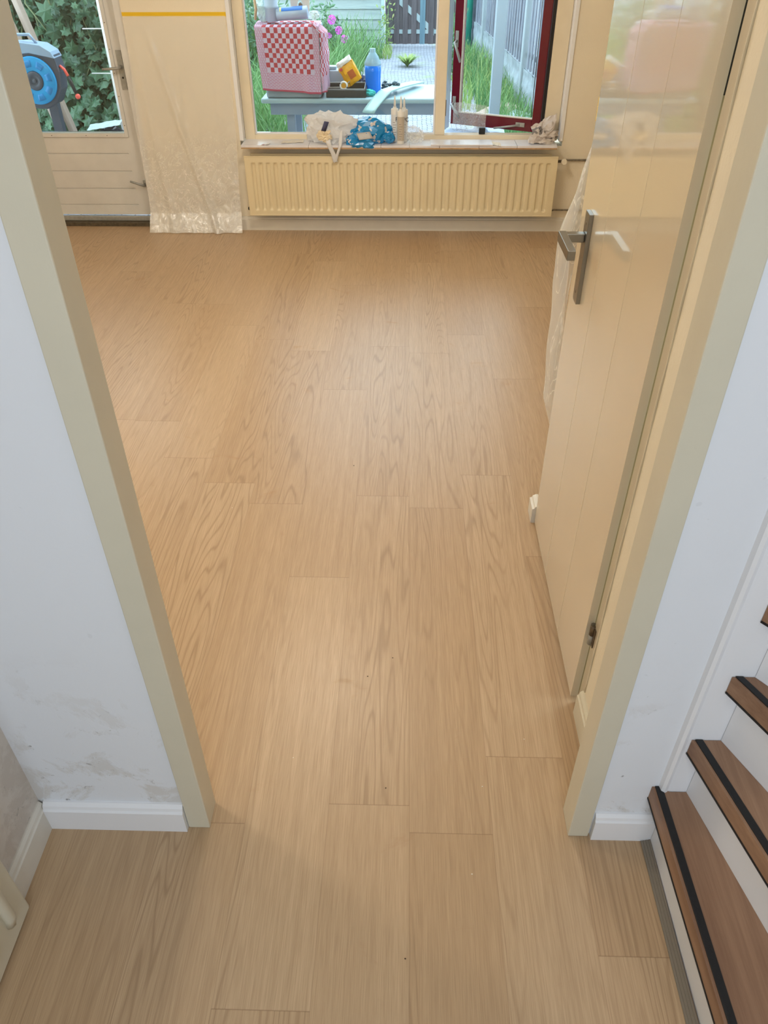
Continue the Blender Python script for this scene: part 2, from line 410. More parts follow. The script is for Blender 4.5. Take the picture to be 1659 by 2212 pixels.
b.box(WX0, WX1, Y0, Y1, 0, .535); b.box(WX0, WX1, Y0, Y1, 2.3, 2.6); b.box(DX0, DX1, Y0, Y1, 2.3, 2.6)
b.box(DX0, DX1, 5.46, Y1, -.03, -.001)
st(b.done('wall_back', M_roomwall), 'cream far wall with the window and the garden door', 'wall')

# ---------------------------------------------------------------- doorway frame
fr = structure('trim_1', (0, .97, 0), 'cream painted wooden frame around the hall doorway', 'door frame')
MB().box(-.4955, -.4445, .936, 1.003, 0, 2.12).done('left_post', M_frame, fr, bevel=.0025)
MB().box(.4005, .4475, .936, 1.006, 0, 2.12).done('right_post', M_frame, fr, bevel=.0025)
MB().box(-.4955, .4475, .936, 1.003, 2.12, 2.17).done('head', M_frame, fr, bevel=.0025)

# ---------------------------------------------------------------- skirtings (profiled: face, small ledge, chamfer)
def skirt_prof(front, wall, h, sgn=1):
    d = wall-front
    return [(wall, 0), (front, 0), (front, h*.80), (front+d*.25, h*.83), (front+d*.35, h*.93), (front+d*.75, h), (wall, h)]
st(MB().extr(skirt_prof(.925, HW, .092), -.822, -.4962, 'x').done('baseboard_front_left', M_white), 'white skirting board left of the doorway', 'skirting board')
st(MB().extr(skirt_prof(.928, HW, .092), .452, .590, 'x').done('baseboard_front_right', M_white), 'short white skirting board between doorway and stairs', 'skirting board')
st(MB().extr(skirt_prof(-.82, -.835, .092), -2.6, .940, 'y').done('baseboard_left', M_offwhite), 'greyish white skirting board along the left hall wall', 'skirting board')
st(MB().extr(skirt_prof(.473, .488, .092), 1.006, 1.29, 'y').done('baseboard_right_near', M_frame), 'cream skirting board between doorway and cupboard door', 'skirting board')
st(MB().extr(skirt_prof(.460, .488, .075), 2.108, 2.178, 'y').done('baseboard_right_far', M_offwhite), 'skirting end beyond the cupboard door', 'skirting board')
st(MB().extr(skirt_prof(5.293, 5.31, .088), -1.68, 1.9, 'x').done('baseboard_back', M_offwhite), 'off-white skirting board below the radiator', 'skirting board')

# corner bead and board beside the stairs
b = MB(); b.box(.586, .78, .934, HW, .19, 2.6)
b.extr([(.571, 0), (.571+.004, -.013), (.584, -.017), (.590, -.010), (.590, 0)], 0, 1, 'y') if False else None
b.prism([(.571, HW), (.573, .933), (.579, .929), (.586, .932), (.588, HW)], .185, 2.6)
st(b.done('trim_2', M_white), 'white beaded board fixed to the wall beside the stairs', 'trim')

# ================================================================ CUPBOARD DOOR (door_2)
d2 = structure('door_2', (.49, 1.70, 0), 'glossy cream panelled cupboard door standing flush in the right wall', 'door')
b = MB(); b.box(.489, .53, 1.283, 1.325, 0, 2.06); b.box(.489, .53, 2.075, 2.10, 0, 2.06); b.box(.489, .53, 1.283, 2.10, 2.03, 2.06)
b.done('door_jamb', M_doorpaint, d2, bevel=.002)
# leaf: two vertical grooves cut in the face
b = MB()
xs = 0.472; ys = [1.336, 1.5735, 1.5765, 1.8285, 1.8315, 2.098]
prof = []
for i, y in enumerate(ys):
    if i in (1, 3): prof += [(xs, y), (xs+.003, y+.0015)]
    elif i in (2, 4): prof += [(xs, y)]
    else: prof += [(xs, y)]
prof += [(.491, 2.098), (.491, 1.336)]
b.prism([(p[0], p[1]) for p in prof], .012, 2.045)
b.done('leaf', M_doorpaint, d2)
MB().box(.4915, .525, 1.352, 2.078, .012, 2.03).done('leaf_core', mat('door_edge', (150, 132, 96), .6), d2)
MB().box(.4917, .505, 1.3365, 1.3515, 1.48, 1.66).done('keep_slot', M_dark, d2)
# hinge
h = MB().tube([(.486, 1.325, .238), (.486, 1.325, .270)], .008, 12).done('hinge', M_galv, d2)
MB().tube([(.486, 1.325, .2705), (.486, 1.325, .305)], .008, 12).done('hinge_knuckle', M_grimy, h)
MB().box(.4865, .489, 1.306, 1.328, .24, .30).done('hinge_plate', M_grimy, h)
MB().tube([(.4875+.001*math.sin(z_*1.7), 1.2795+.0022*noise.noise(Vector((z_, 0, 3))), .10+z_*.05) for z_ in range(40)], .0028, 6).done('caulk_line', M_frame, d2)
# long-plate lever handle
hp = MB().box(.461, .472, 1.957, 2.003, .878, 1.112).done('handle_plate', M_steel, d2, bevel=.001)
b = MB(); b.box(.404, .461, 1.972, 1.994, 1.038, 1.060); b.box(.396, .416, 1.845, 1.996, 1.036, 1.061)
b.done('lever', M_steel, hp, bevel=.0015)
for z in (.905, 1.085): MB().lathe((.4605, 1.98, z), [(.004, 0), (.0042, .0008), (.003, .0012)], 10, 'x').done('screw', M_grimy, hp)

# ================================================================ WINDOW
M_seal = M_dark
w1 = structure('window_1', (0, 5.4, .56), 'cream framed window above the radiator with its right casement open', 'window')
b = MB()
b.box(-1.05, -.985, 5.365, 5.44, .555, 2.3); b.box(.88, .975, 5.365, 5.44, .555, 2.3)
b.box(-.985, .88, 5.365, 5.44, .555, .588); b.box(-.985, .88, 5.365, 5.44, 2.25, 2.3)
b.done('frame', M_winframe, w1, bevel=.003)
MB().box(.182, .246, 5.36, 5.44, .589, 2.249).done('mullion', M_winframe, w1, bevel=.003)
b = MB(); b.box(-1.075, -1.051, 5.30, 5.44, .565, 2.3); b.box(.976, 1.0, 5.30, 5.44, .565, 2.3)
b.done('reveal_lining', M_white, w1, bevel=.002)
b = MB(); b.box(-.985, -.977, 5.385, 5.41, .588, 2.25); b.box(.172, .1815, 5.385, 5.41, .588, 2.25)
b.box(-.977, .172, 5.385, 5.41, .588, .597)
b.done('glazing_bead', M_white, w1)
MB().box(-.9765, .1715, 5.400, 5.404, .5975, 2.249).done('pane', M_glass, w1)
MB().box(.861, .8795, 5.372, 5.386, .589, 2.249).done('seal_strip', M_black, w1)
MB().box(.2465, .2505, 5.362, 5.375, .70, .79).done('striker_plate', M_grimy, w1)
# tiled sill with joints and brown raw edge
b = MB()
joints = [-1.052, -.62, -.16, .02, .21, .46, .70, .952]
for i in range(len(joints)-1):
    b.mi = 0; b.box(joints[i]+.0012, joints[i+1]-.0012, 5.19, 5.3645, .550, .562)
    b.mi = 1; b.box(joints[i]+.0006, joints[i+1]-.0006, 5.1915, 5.31, .541, .5495)
b.done('sill', [M_sill, M_sillbrown], w1)
# casement opened outward, hinged right
cs = bpy.data.objects.new('casement', None); COL.objects.link(cs); cs.parent = w1; cs.matrix_parent_inverse = w1.matrix_basis.inverted()
cs.location = (.868, 5.425, 0); cs.rotation_euler = (0, 0, -math.radians(26.5))
Ls = .628
def csbox(name, boxes, m, bevel=.003, par=None):
    b = MB()
    for q in boxes: b.box(*q)
    o = b.done(name, m, None, bevel=bevel); o.parent = par or cs; return o
csf = csbox('casement_frame', [(-Ls, -Ls+.058, -.02, .03, .592, 2.24), (-.055, 0, -.02, .03, .592, 2.24), (-Ls+.058, -.055, -.02, .03, .592, .665), (-Ls+.058, -.055, -.02, .03, 2.18, 2.24)], M_maroon)
csbox('casement_pane', [(-Ls+.059, -.056, .004, .008, .666, 2.179)], M_glass, 0)
csbox('casement_bead', [(-Ls+.058, -Ls+.063, -.021, .003, .667, 2.178), (-Ls+.058, -.055, -.021, .003, .6655, .672)], M_offwhite, 0)
b = MB(); b.box(-Ls+.012, -Ls+.034, -.026, -.0205, 1.04, 1.13); b.tube([(-Ls+.023, -.03, 1.075), (-Ls+.023, -.06, 1.07), (-Ls+.075, -.075, .965)], .0085, 8)
o = b.done('upper_handle', M_galv); o.parent = cs
b = MB(); b.box(-Ls+.012, -Ls+.034, -.026, -.0205, .68, .76); b.tube([(-Ls+.023, -.03, .72), (-Ls+.02, -.06, .715), (-Ls+.085, -.075, .65)], .0085, 8)
o = b.done('lower_handle', M_galv); o.parent = cs
b = MB(); b.box(-.16, -.10, -.028, -.0205, .618, .642); b.tube([(-.13, -.035, .63), (-.30, -.055, .60)], .006, 8)
o = b.done('stay_arm', M_galv); o.parent = cs
MB().box(.47, .51, 5.385, 5.41, .5885, .625).done('stay_peg', M_black, w1, bevel=.003)

# ================================================================ GARDEN DOOR
d1 = structure('door_1', (-2.2, 5.43, 0), 'white painted garden door with large pane and grooved lower panel', 'door')
b = MB(); b.box(-1.752, -1.70, 5.33, 5.46, 0, 2.3); b.box(DX0, -2.73, 5.33, 5.46, 0, 2.3); b.box(-2.73, -1.752, 5.33, 5.46, 2.24, 2.3)
b.done('door_frame', M_gdoor, d1, bevel=.003)
gx0, gx1, gz0 = -2.60, -1.862, .582
b = MB()
b.box(gx1, -1.755, 5.43, 5.47, .06, 2.235); b.box(-2.725, gx0, 5.43, 5.47, .06, 2.235); b.box(gx0, gx1, 5.43, 5.47, 2.12, 2.235)
# lower panel with horizontal V-grooves
zs = [.06, .126, .234, .346, .456, gz0]
prof = [(5.47, .06), (5.47, gz0), (5.43, gz0)]
for z in (.456, .346, .234, .126): prof += [(5.43, z+.004), (5.437, z), (5.43, z-.004)]
prof += [(5.43, .06)]
b.extr(prof, gx0, gx1, 'x')
leaf = b.done('leaf', M_gdoor, d1)
b = MB(); t = .024
b.box(gx1, gx1+t, 5.422, 5.4295, gz0-t, 2.12+t); b.box(gx0-t, gx0, 5.422, 5.4295, gz0-t, 2.12+t); b.box(gx0, gx1, 5.422, 5.4295, gz0-t, gz0); b.box(gx0, gx1, 5.422, 5.4295, 2.12, 2.12+t)
b.done('glazing_bead', M_gdoor, d1, bevel=.002)
MB().box(gx0, gx1, 5.452, 5.456, gz0+.007, 2.12).done('pane', M_glass, d1)
MB().box(gx0, gx1, 5.43, 5.451, gz0+.0002, gz0+.007).done('seal', mat('pale_seal', (205, 228, 240), .3), d1)
sl = [(-1.850, z) for z in (.63, .80, .93, 1.06, 1.20)] + [(x, gz0-.012) for x in (-1.98, -2.12, -2.35)]
for x, z in sl: MB().lathe((x, 5.4205, z), [(.0028, 0), (.0028, .0015)], 8, 'y').done('screw', M_grimy, d1)
MB().box(-2.73, -1.754, 5.405, 5.43, .024, .055).done('weather_bar', M_galv, d1, bevel=.003)
MB().box(-2.73, -1.754, 5.36, 5.455, .0005, .022).done('threshold', mat('worn_threshold', (96, 84, 66), .8, var=.4, vscale=60), d1)
hp = MB().box(-1.819, -1.784, 5.422, 5.4295, .838, 1.055).done('lock_plate', M_galv, d1, bevel=.001)
MB().tube([(-1.80, 5.42, .965), (-1.80, 5.375, .965), (-1.815, 5.37, .963), (-1.905, 5.372, .958)], [.009, .008, .009, .0065], 10).done('lever', M_galv, hp)
MB().lathe((-1.80, 5.4205, .905), [(.006, 0), (.006, .001)], 12, 'y').done('keyhole', M_dark, hp)
hb = MB().box(-1.80, -1.779, 5.422, 5.4295, .245, .29).done('catch_plate', M_galv, d1, bevel=.001)
MB().tube([(-1.79, 5.42, .262), (-1.79, 5.395, .262), (-1.875, 5.385, .292)], [.008, .0085, .0065], 8).done('catch_lever', M_galv, hb)

# ================================================================ RADIATOR
rd = thing('radiator', (-.03, 5.25, .1), 'long cream panel radiator with vertical flutes below the window sill', 'radiator')
RX0, RX1, RZ0, RZ1 = -1.04, .967, .131, .491
N = 41
def flute(u, v):
    x = RX0 + (RX1-RX0)*u; z = RZ0 + (RZ1-RZ0)*v
    y = 5.20
    pitch = (RX1-RX0-.06)/N
    k = (x-RX0-.03)/pitch
    if 0 < k < N:
        f = abs((k % 1) - .5)
        zz = min(z-(RZ0+.03), (RZ1-.035)-z)
        end = max(0, min(1, zz/.014))
        r = max(0, 1-f/.30); r = min(1, r*2.2)
        r = r*r*(3-2*r)
        y += .010*r*math.sqrt(end)
    return (x, y, z)
b = MB()
nu = N*14
zsv = [0, .01, .03, .05, .075, .085, .095, .11, .13, .16, .5, .84, .87, .885, .895, .905, .92, .95, .97, .99, 1]
V = [[b.bm.verts.new(flute(i/nu, z)) for z in zsv] for i in range(nu+1)]
for i in range(nu):
    for j in range(len(zsv)-1):
        F = b.bm.faces.new((V[i][j], V[i+1][j], V[i+1][j+1], V[i][j+1])); F.smooth = True
# rim
b.box(RX0-.002, RX0, 5.198, 5.212, RZ0, RZ1); b.box(RX1, RX1+.002, 5.198, 5.212, RZ0, RZ1)
b.extr([(5.199, RZ1-.001), (5.198, RZ1+.003), (5.203, RZ1+.006), (5.213, RZ1+.004), (5.213, RZ1-.001)], RX0-.002, RX1+.002, 'x')
b.extr([(5.199, RZ0+.001), (5.198, RZ0-.003), (5.203, RZ0-.006), (5.213, RZ0-.004), (5.213, RZ0+.001)], RX0-.002, RX1+.002, 'x')
b.done('front_panel', M_rad, rd)
MB().box(RX0+.03, RX1-.03, 5.255, 5.268, RZ0, RZ1+.008).done('back_panel', M_rad, rd, bevel=.003)
b = MB()
for i in range(60):
    x = RX0+.04 + i*(RX1-RX0-.08)/59; b.box(x-.001, x+.001, 5.213, 5.254, RZ0+.02, RZ1-.02)
b.done('convector_fins', M_rad, rd)
MB().box(RX0+.3, RX0+.34, 5.269, 5.309, .2, .45).done('bracket', M_rad, rd)
MB().box(RX1-.34, RX1-.3, 5.269, 5.309, .2, .45).done('bracket', M_rad, rd)
vb = MB().tube([(.972, 5.235, .462), (1.0, 5.235, .462)], .008, 10).done('valve_body', M_grimy, rd)
MB().lathe((1.012, 5.205, .462), [(.015, 0), (.018, .004), (.018, .022), (.012, .028), (.010, .045)], 16, 'y').done('valve_knob', mat('ivory_plastic', (236, 226, 204), .4), rd)
MB().tube([(1.0, 5.235, .462), (1.03, 5.27, .462), (1.06, 5.298, .455), (1.35, 5.3, .452)], .0065, 8).done('supply_pipe', mat('dusty_pipe', (150, 140, 122), .7, var=.5, vscale=60), rd)
MB().tube([(.972, 5.25, .150), (1.0, 5.285, .145), (1.35, 5.298, .140)], .006, 8).done('return_pipe', MATS['dusty_pipe'], rd)
MB().lathe((-1.055, 5.225, .165), [(.007, 0), (.010, .002), (.010, .012), (.006, .014)], 10, 'x').done('bleed_plug', M_dark, rd)

# ================================================================ STAIRS
sr = thing('staircase', (.9, .4, 0), 'winding staircase with brown wood treads, black nosing strips and white risers', 'stairs')
def ln(P, ang, L):  # start point at the wall, runs away (towards -y) turned by ang degrees
    a = math.radians(ang); return (P[0]+math.sin(a)*L, P[1]-math.cos(a)*L)
WY = .933
noses = [((.557, .945), 1.3, 1.9), ((.594, .945), 13.7, 1.7), ((.620, .945), 26.5, 1.35), ((.628, .945), 40.0, 1.1), ((.63, .945), 56, 1.0), ((.64, .945), 75, 1.0)]
ris = [((.590, .928), .6), ((.628, .933), 13.3), ((.652, .933), 24.5), ((.662, .933), 38.5), ((.668, .933), 55)]
zt = [.200, .388, .585, .778, .97]
for k in range(5):
    P, a, L = noses[k]; z = zt[k]
    ny = HW if k == 0 else WY
    q0 = (P[0], ny - .0005); q1 = ln(q0, a, L)
    R, ra = ris[k+1] if k+1 < len(ris) else ((.67, .933), 75)
    r0 = (R[0], WY - .0005); r1 = ln(r0, ra, L)
    d = Vector((math.cos(math.radians(a)), math.sin(math.radians(a)))) # inward normal from nosing
    off = lambda p, t: (p[0]+d.x*t, p[1]+d.y*t)
    c0 = (.586, WY-.0005)
    poly = [q0, q1, r1, r0] if k else [q0, q1, r1, r0, (.592, WY-.0005), (.592-.006, ny-.0005)]
    tr = MB().prism(poly, z-.042, z).done('tread', M_stair, sr)
    n0 = off(q0, .006); n1 = off(q1, .006); m0 = off(q0, .022); m1 = off(q1, .022)
    m0 = (m0[0], min(m0[1], ny-.0005)); n0 = (n0[0], min(n0[1], ny-.0005))
    MB().prism([n0, n1, m1, m0], z-.0005, z+.003).done('nosing_strip', M_black, tr, bevel=.001)
    e0 = off(q0, -.0015); e1 = off(q1, -.0015)
    MB().prism([e0, e1, off(q1, .002), (q0[0]+.002, q0[1])], z-.046, z-.0415).done('edge_line', M_black, tr)
    # riser below this tread
    R, ra = ris[k]; s0 = (R[0], R[1]-.0005); s1 = ln(s0, ra, L-.02)
    dd = Vector((math.cos(math.radians(ra)), math.sin(math.radians(ra))))
    zb = 0 if k == 0 else zt[k-1]
    MB().prism([s0, s1, (s1[0]+dd.x*.015, s1[1]+dd.y*.015), (s0[0]+.016, s0[1])], zb+.0005, z-.0425).done('riser', M_white, sr)
tag(MB().extr([(.568, 0.0004), (.568, .003), (.573, .003), (.5735, .005), (.579, .005), (.5795, .007), (.585, .007), (.5855, .009), (.5895, .009), (.5895, .0004)], -.95, .927, 'y').done('edge_strip', M_strip),
    'ridged grey floor edging strip along the foot of the stairs', 'edging strip')

# cream panel at the lower left, standing against the hall wall
cp = thing('radiator', (-.80, .2, 0), 'cream panel radiator standing low against the left hall wall', 'radiator')
MB().box(-.8185, -.795, -1.1, .742, .012, .62).done('front_panel', M_frame, cp, bevel=.006)
b = MB()
for i in range(14):
    y = .70 - i*.09
    b.tube([(-.797, y-.02, .07), (-.789, y-.02, .10), (-.789, y-.02, .54), (-.797, y-.02, .57)], .013, 8)
b.done('flute', M_frame, cp)

# ================================================================ MASKING FILM AND TAPE
tp = MB().box(-1.698, -1.078, 5.3085, 5.3098, 1.240, 1.262).done('masking_tape', M_tape)
tag(tp, 'yellow masking tape stuck across the wall between garden door and window', 'tape')
def fold(u, v):
    # v 0 bottom .. 1 top ; sheet spreads and billows towards the floor
    z = .004 + 1.24*v
    xl = -1.695 - .055*(1-v)**1.2; xr = -1.082 - .03*(1-v)
    s = (1-v)
    x = xl + (xr-xl)*u + .008*math.sin(v*9+u*3)*s
    dg = 1.6*math.exp(-((u-(.18+.55*s))/.035)**2)*min(1, s*2.5) + .6*math.exp(-((u-(.55-.25*s))/.03)**2)*min(1, s*2)          # long diagonal pleat
    dg2 = math.exp(-((u-(.05+.20*s))/.035)**2)*min(1, s*2)
    y = 5.303 - .004 - .028*s**1.5 - .016*dg - .012*dg2
    y -= .010*abs(noise.noise(Vector((x*9, z*7, 1.3))))*s*1.5
    y -= .008*abs(noise.noise(Vector((x*26, z*22, 4.1))))*max(0, s-.35)*2
    if v < .09: y -= .05*(1-v/.09)**.8
    return (x, min(y, 5.302), z + (.006*noise.noise(Vector((x*14, 0, 2))) if v == 0 else 0) * 0 )
sh = MB().grid(fold, 90, 150).done('plastic_sheet', M_film)
tag(sh, 'wrinkled clear plastic masking sheet hanging between garden door and window', 'plastic sheet')
def fold2(u, v):
    z = .30 + 1.00*v
    s = 1-v
    # hangs off the end of the cupboard wall, bulging out into the room
    w = .03 + .10*min(1, s*2.0)
    x0 = .505 - .030*min(1, s*3) - .012*math.sin(s*5)
    y = 2.19 + w*1.6*u + .02*math.sin(u*9+s*4)
    x = x0 + .02*math.sin(u*7+s*3)*min(1, s*3) + .05*u*u + .012*noise.noise(Vector((u*5, z*6, 3)))
    if v < .12: x += .05*(1-v/.12)
    return (x, y, z)
sh2 = MB().grid(fold2, 26, 70).done('plastic_sheet', M_film2)
tag(sh2, 'narrow clear plastic sheet hanging behind the far edge of the cupboard door', 'plastic sheet')
tp = MB().box(.486, .4875, 2.14, 2.166, 1.285, 1.34).done('masking_tape', M_tape)
tag(tp, 'small torn yellow tape end at the top of the sheet by the cupboard door', 'tape')
def sillfilm(u, v):
    x = .26 + .40*u; y = 5.45 + .22*v
    z = .548 + .03*abs(noise.noise(Vector((x*9, y*12, 0)))) + .05*math.exp(-((u-.62)/.10)**2)*v*v + .012*v
    return (x, y, z)
tag(MB().grid(sillfilm, 40, 24, smooth=False).done('plastic_sheet', M_filmblue), 'pale blue crumpled plastic sheet lying under the open casement', 'plastic sheet')
def jambfilm(u, v):
    z = .60 + 1.6*v; x = .250 + .032*u; y = 5.46 + .09*u + .012*noise.noise(Vector((u*3, z*5, 8)))
    return (x, y, z)
tag(MB().grid(jambfilm, 8, 60).done('plastic_sheet', M_filmblue), 'pale blue plastic sheet hanging beside the mullion in the open casement', 'plastic sheet')
def paneFilm(u, v):
    x = .31 + .21*u; y = 5.62 - .11*u; z = .565 + .17*v + .012*noise.noise(Vector((x*9, 2, v*4)))
    return (x, y - .02*abs(noise.noise(Vector((u*4, v*4, 6)))), z)
tag(MB().grid(paneFilm, 20, 16).done('plastic_sheet', M_clear), 'torn clear plastic sheet stuck over the lower left corner of the maroon casement', 'plastic sheet')

# ================================================================ THINGS ON THE SILL
SZ = .5625
def soft_plastic(name, col, tr, rough=.3):
    m = mat(name, col, rough, bump=.4, bscale=50, spec=.6); g = NT(m)
    t = g.new('ShaderNodeBsdfTranslucent'); t.inputs[0].default_value = lin(col)
    ms = g.new('ShaderNodeMixShader'); ms.inputs[0].default_value = tr
    g.l.new(g.n['Principled BSDF'].outputs[0], ms.inputs[1]); g.l.new(t.outputs[0], ms.inputs[2]); g.l.new(ms.outputs[0], g.n['Material Output'].inputs[0])
    return m
M_wbag = soft_plastic('white_bag_plastic', (252, 251, 250), .40)
M_bbag = mat('blue_bag_plastic', (0, 118, 178), .22, spec=.8, bump=.3, bscale=50)
wb = thing('plastic_bag', (-.47, 5.27, SZ), 'crumpled white plastic carrier bag with handle hanging over the sill', 'bag')
MB().blob((-.47, 5.285, SZ+.070), (.165, .08, .115), .70, 3.0, 4, 2.1, True, zmin=SZ+.001).done('bag_body', M_wbag, wb)
def ribbon(pts, w, m, name, par, wdir=(1, 0, 0)):
    b = MB(); wv = Vector(wdir)
    def f(u, v):
        t = v*(len(pts)-1); i = min(int(t), len(pts)-2); k = t-i
        p = Vector(pts[i]).lerp(Vector(pts[i+1]), k)
        return p + wv*(u-.5)*w + Vector((0, .004*noise.noise(Vector((u*2, v*7, 1))), 0))
    b.grid(f, 3, 24); return b.done(name, m, par, solid=.0006)
ribbon([(-.50, 5.215, SZ+.09), (-.49, 5.180, SZ+.01), (-.462, 5.178, SZ-.05), (-.452, 5.180, SZ-.095)], .03, M_wbag, 'handle', wb)
ribbon([(-.41, 5.215, SZ+.08), (-.418, 5.178, SZ+.0), (-.438, 5.174, SZ-.05), (-.452, 5.177, SZ-.095)], .028, M_wbag, 'handle', wb, (.8, 0, .5))
MB().blob((-.515, 5.21, SZ+.05), (.045, .025, .035), .7, 8, 4, 3).done('twisted_corner', mat('cream_plastic', (238, 220, 186), .4), wb)
lb = thing('phone_print', (-.53, 5.2, SZ), '', '') if False else None
b = MB(); b.grid(lambda u, v: (-.535+.028*u+.022*v, 5.190+.01*u+.012*v, SZ+.085+.052*v-.006*u), 2, 2)
b.done('printed_mark', mat('slate_print', (70, 72, 104), .5), wb, solid=.001)
bb = thing('plastic_bag', (-.22, 5.27, SZ), 'shiny blue plastic bag with white patches lying on the sill beside the white bag', 'bag')
def bluebag_mat():
    m = bpy.data.materials.new('blue_bag_print'); m.use_nodes = True; g = NT(m); b = g.n['Principled BSDF']
    tc = g.new('ShaderNodeTexCoord')
    f = g.noise(tc.outputs['Object'], 34, 1, .4)
    c = g.mixc(g.rng(f, .63, .65, 0, 1), lin((0, 136, 200)), lin((206, 208, 208)))
    g.l.new(c, b.inputs['Base Color']); b.inputs['Roughness'].default_value = .2; b.inputs['Specular IOR Level'].default_value = .8
    return m
M_bb = bluebag_mat()
MB().blob((-.245, 5.28, SZ+.062), (.145, .075, .09), .5, 5.4, 3, 2.2, True, zmin=SZ+.001).done('bag_body', M_bb, bb)
MB().blob((-.285, 5.205, SZ+.018), (.085, .03, .05), .8, 2.2, 3, 2.6, True, zmin=SZ-.02).done('folded_flap', M_bb, bb)
MB().blob((-.115, 5.25, SZ+.038), (.04, .035, .036), .5, 12.2, 4, 2.0, True, zmin=SZ+.001).done('rolled_end', M_bb, bb)
b = MB(); b.grid(lambda u, v: (-.295+.085*u-.02*v, 5.172+.012*u+.02*v, SZ+.035+.035*v+.008*u), 6, 4); b.done('inner_lining', mat('grey_lining', (186, 184, 180), .4), bb, solid=.001)

M_cart = mat('cartridge_white', (236, 232, 224), .35)
M_print = mat('dark_print', (50, 46, 44), .6)
M_cgrey = mat('cartridge_grey', (196, 184, 166), .4)
def text_obj(txt, size, loc, rot, m, parent, name='lettering'):
    cu = bpy.data.curves.new(name, 'FONT'); cu.body = txt; cu.size = size; cu.align_x = 'CENTER'; cu.align_y = 'CENTER'; cu.extrude = .0002
    t = bpy.data.objects.new(name, cu); COL.objects.link(t)
    dg = bpy.context.evaluated_depsgraph_get(); me = bpy.data.meshes.new_from_object(t.evaluated_get(dg))
    bpy.data.objects.remove(t)
    o = bpy.data.objects.new(name, me); COL.objects.link(o); o.data.materials.clear(); o.data.materials.append(m)
    o.location = loc; o.rotation_euler = rot
    if parent: o.parent = parent; o.matrix_parent_inverse = parent.matrix_basis.inverted()
    return o
def cartridge(x, y, h, noz, label, txt, col):
    c = thing('sealant_cartridge', (x, y, SZ), label, 'sealant cartridge', 'sealant cartridges on the sill')
    MB().lathe((x, y, SZ), [(.0225, .0005), (.0235, .003), (.0235, h-.003), (.022, h), (.012, h+.003), (.010, h+.012)], 24).done('tube', M_cart, c)
    MB().lathe((x, y, SZ), [(.0075, h+.0125), (.0070, h+.03), (.0045, h+noz*.85), (.0015, h+noz)], 14).done('nozzle', M_cart, c)
    b = MB(); a0, a1 = -.85*PI, -.15*PI
    def f(u, v):
        a = a0+(a1-a0)*u; return (x+.0238*math.cos(a), y+.0238*math.sin(a), SZ+.02+(h-.05)*v)
    b.grid(f, 12, 2); b.done('label_wrap', col, c)
    if txt: text_obj(txt, .034, (x+.012, y-.0243, SZ+h*.70), (PI/2, 0, .45), M_print, c)
    b = MB()
    for k in range(7):
        z = SZ+.03+k*.014
        b.grid(lambda u, v: (x+.0241*math.cos(-.65*PI+.3*PI*u*(0.6+.4*((k*7) % 3)/2)), y+.0241*math.sin(-.65*PI+.3*PI*u*(0.6+.4*((k*7) % 3)/2)), z+.003*v), 6, 1)
    b.done('small_print', mat('faint_print', (140, 134, 128), .6), c)
cartridge(-.075, 5.30, .19, .075, 'white sealant cartridge with black lettering, left of the three on the sill', 'P', mat('cart_label_a', (228, 228, 226), .4))
cartridge(-.016, 5.305, .185, .07, 'white sealant cartridge with black lettering, right and rear of the three on the sill', 'PC', mat('cart_label_b', (236, 234, 230), .4))
cartridge(-.036, 5.245, .187, .085, 'beige-grey labelled sealant cartridge standing in front of the two others', '', M_cgrey)
o = MB().blob((.055, 5.275, SZ+.045), (.055, .04, .05), .9, 21, 4, 2.6, True, zmin=SZ+.001).done('plastic_wrap', M_clear)
tag(o, 'crumpled ball of clear plastic wrap on the sill right of the cartridges', 'plastic wrap')
lt = MB().box(.155, .545, 5.182, 5.325, .5630, .5705).done('loose_tile', M_sill)
lt.data.materials.append(M_sillbrown)
tag(lt, 'loose pale tile lying on the sill below the mullion', 'tile')
def paper_mat(name, col, c2):
    m = bpy.data.materials.new(name); m.use_nodes = True; g = NT(m); b = g.n['Principled BSDF']
    tc = g.new('ShaderNodeTexCoord'); sep = g.new('ShaderNodeSeparateXYZ'); g.l.new(tc.outputs['Object'], sep.inputs[0])
    f = g.noise(tc.outputs['Object'], 9, 3, .6)
    ln_ = g.math('SINE', g.math('MULTIPLY', g.math('ADD', sep.outputs[2], sep.outputs[0]), 900.0))
    k = g.math('MULTIPLY', g.rng(ln_, .2, .6, 0, .22), g.rng(f, .48, .54, 0, 1))
    dk = g.rng(g.noise(tc.outputs['Object'], 17, 2, .5), .60, .63, 0, .7)
    c = g.mixc(k, lin(col), lin(c2)); c = g.mixc(dk, c, lin((70, 68, 72)))
    g.l.new(c, b.inputs['Base Color']); b.inputs['Roughness'].default_value = .8; return m
np_ = thing('newspaper', (.86, 5.26, SZ), 'crumpled sheet of newspaper at the right end of the sill', 'newspaper')
M_news = paper_mat('newsprint', (214, 204, 196), (120, 116, 116))
def news(u, v):
    x = .775+.14*u + .02*v; z = SZ+.004+.155*v*(.55+.45*u) ; y = 5.235+.05*v
    p = Vector((u*2.4, v*2.4, 7))
    y += .035*noise.noise(p) + .02*abs(noise.noise(p*2.6)); x += .02*noise.noise(p+Vector((5, 0, 0))); z += .022*abs(noise.noise(p*2+Vector((0, 9, 0))))
    return (x, min(y, 5.33), max(z, SZ+.001))
MB().grid(news, 26, 26, smooth=False).done('upright_sheet', M_news, np_, solid=.0006)
MB().blob((.875, 5.27, SZ+.035), (.075, .045, .045), .9, 31, 4, 2.4, True, zmin=SZ+.001).done('crumpled_ball', M_news, np_)
b = MB(); b.grid(lambda u, v: (-.80+.14*u, 5.24+.07*v+.02*u, SZ+.001+.010*abs(noise.noise(Vector((u*3, v*2, 5))))), 14, 7)
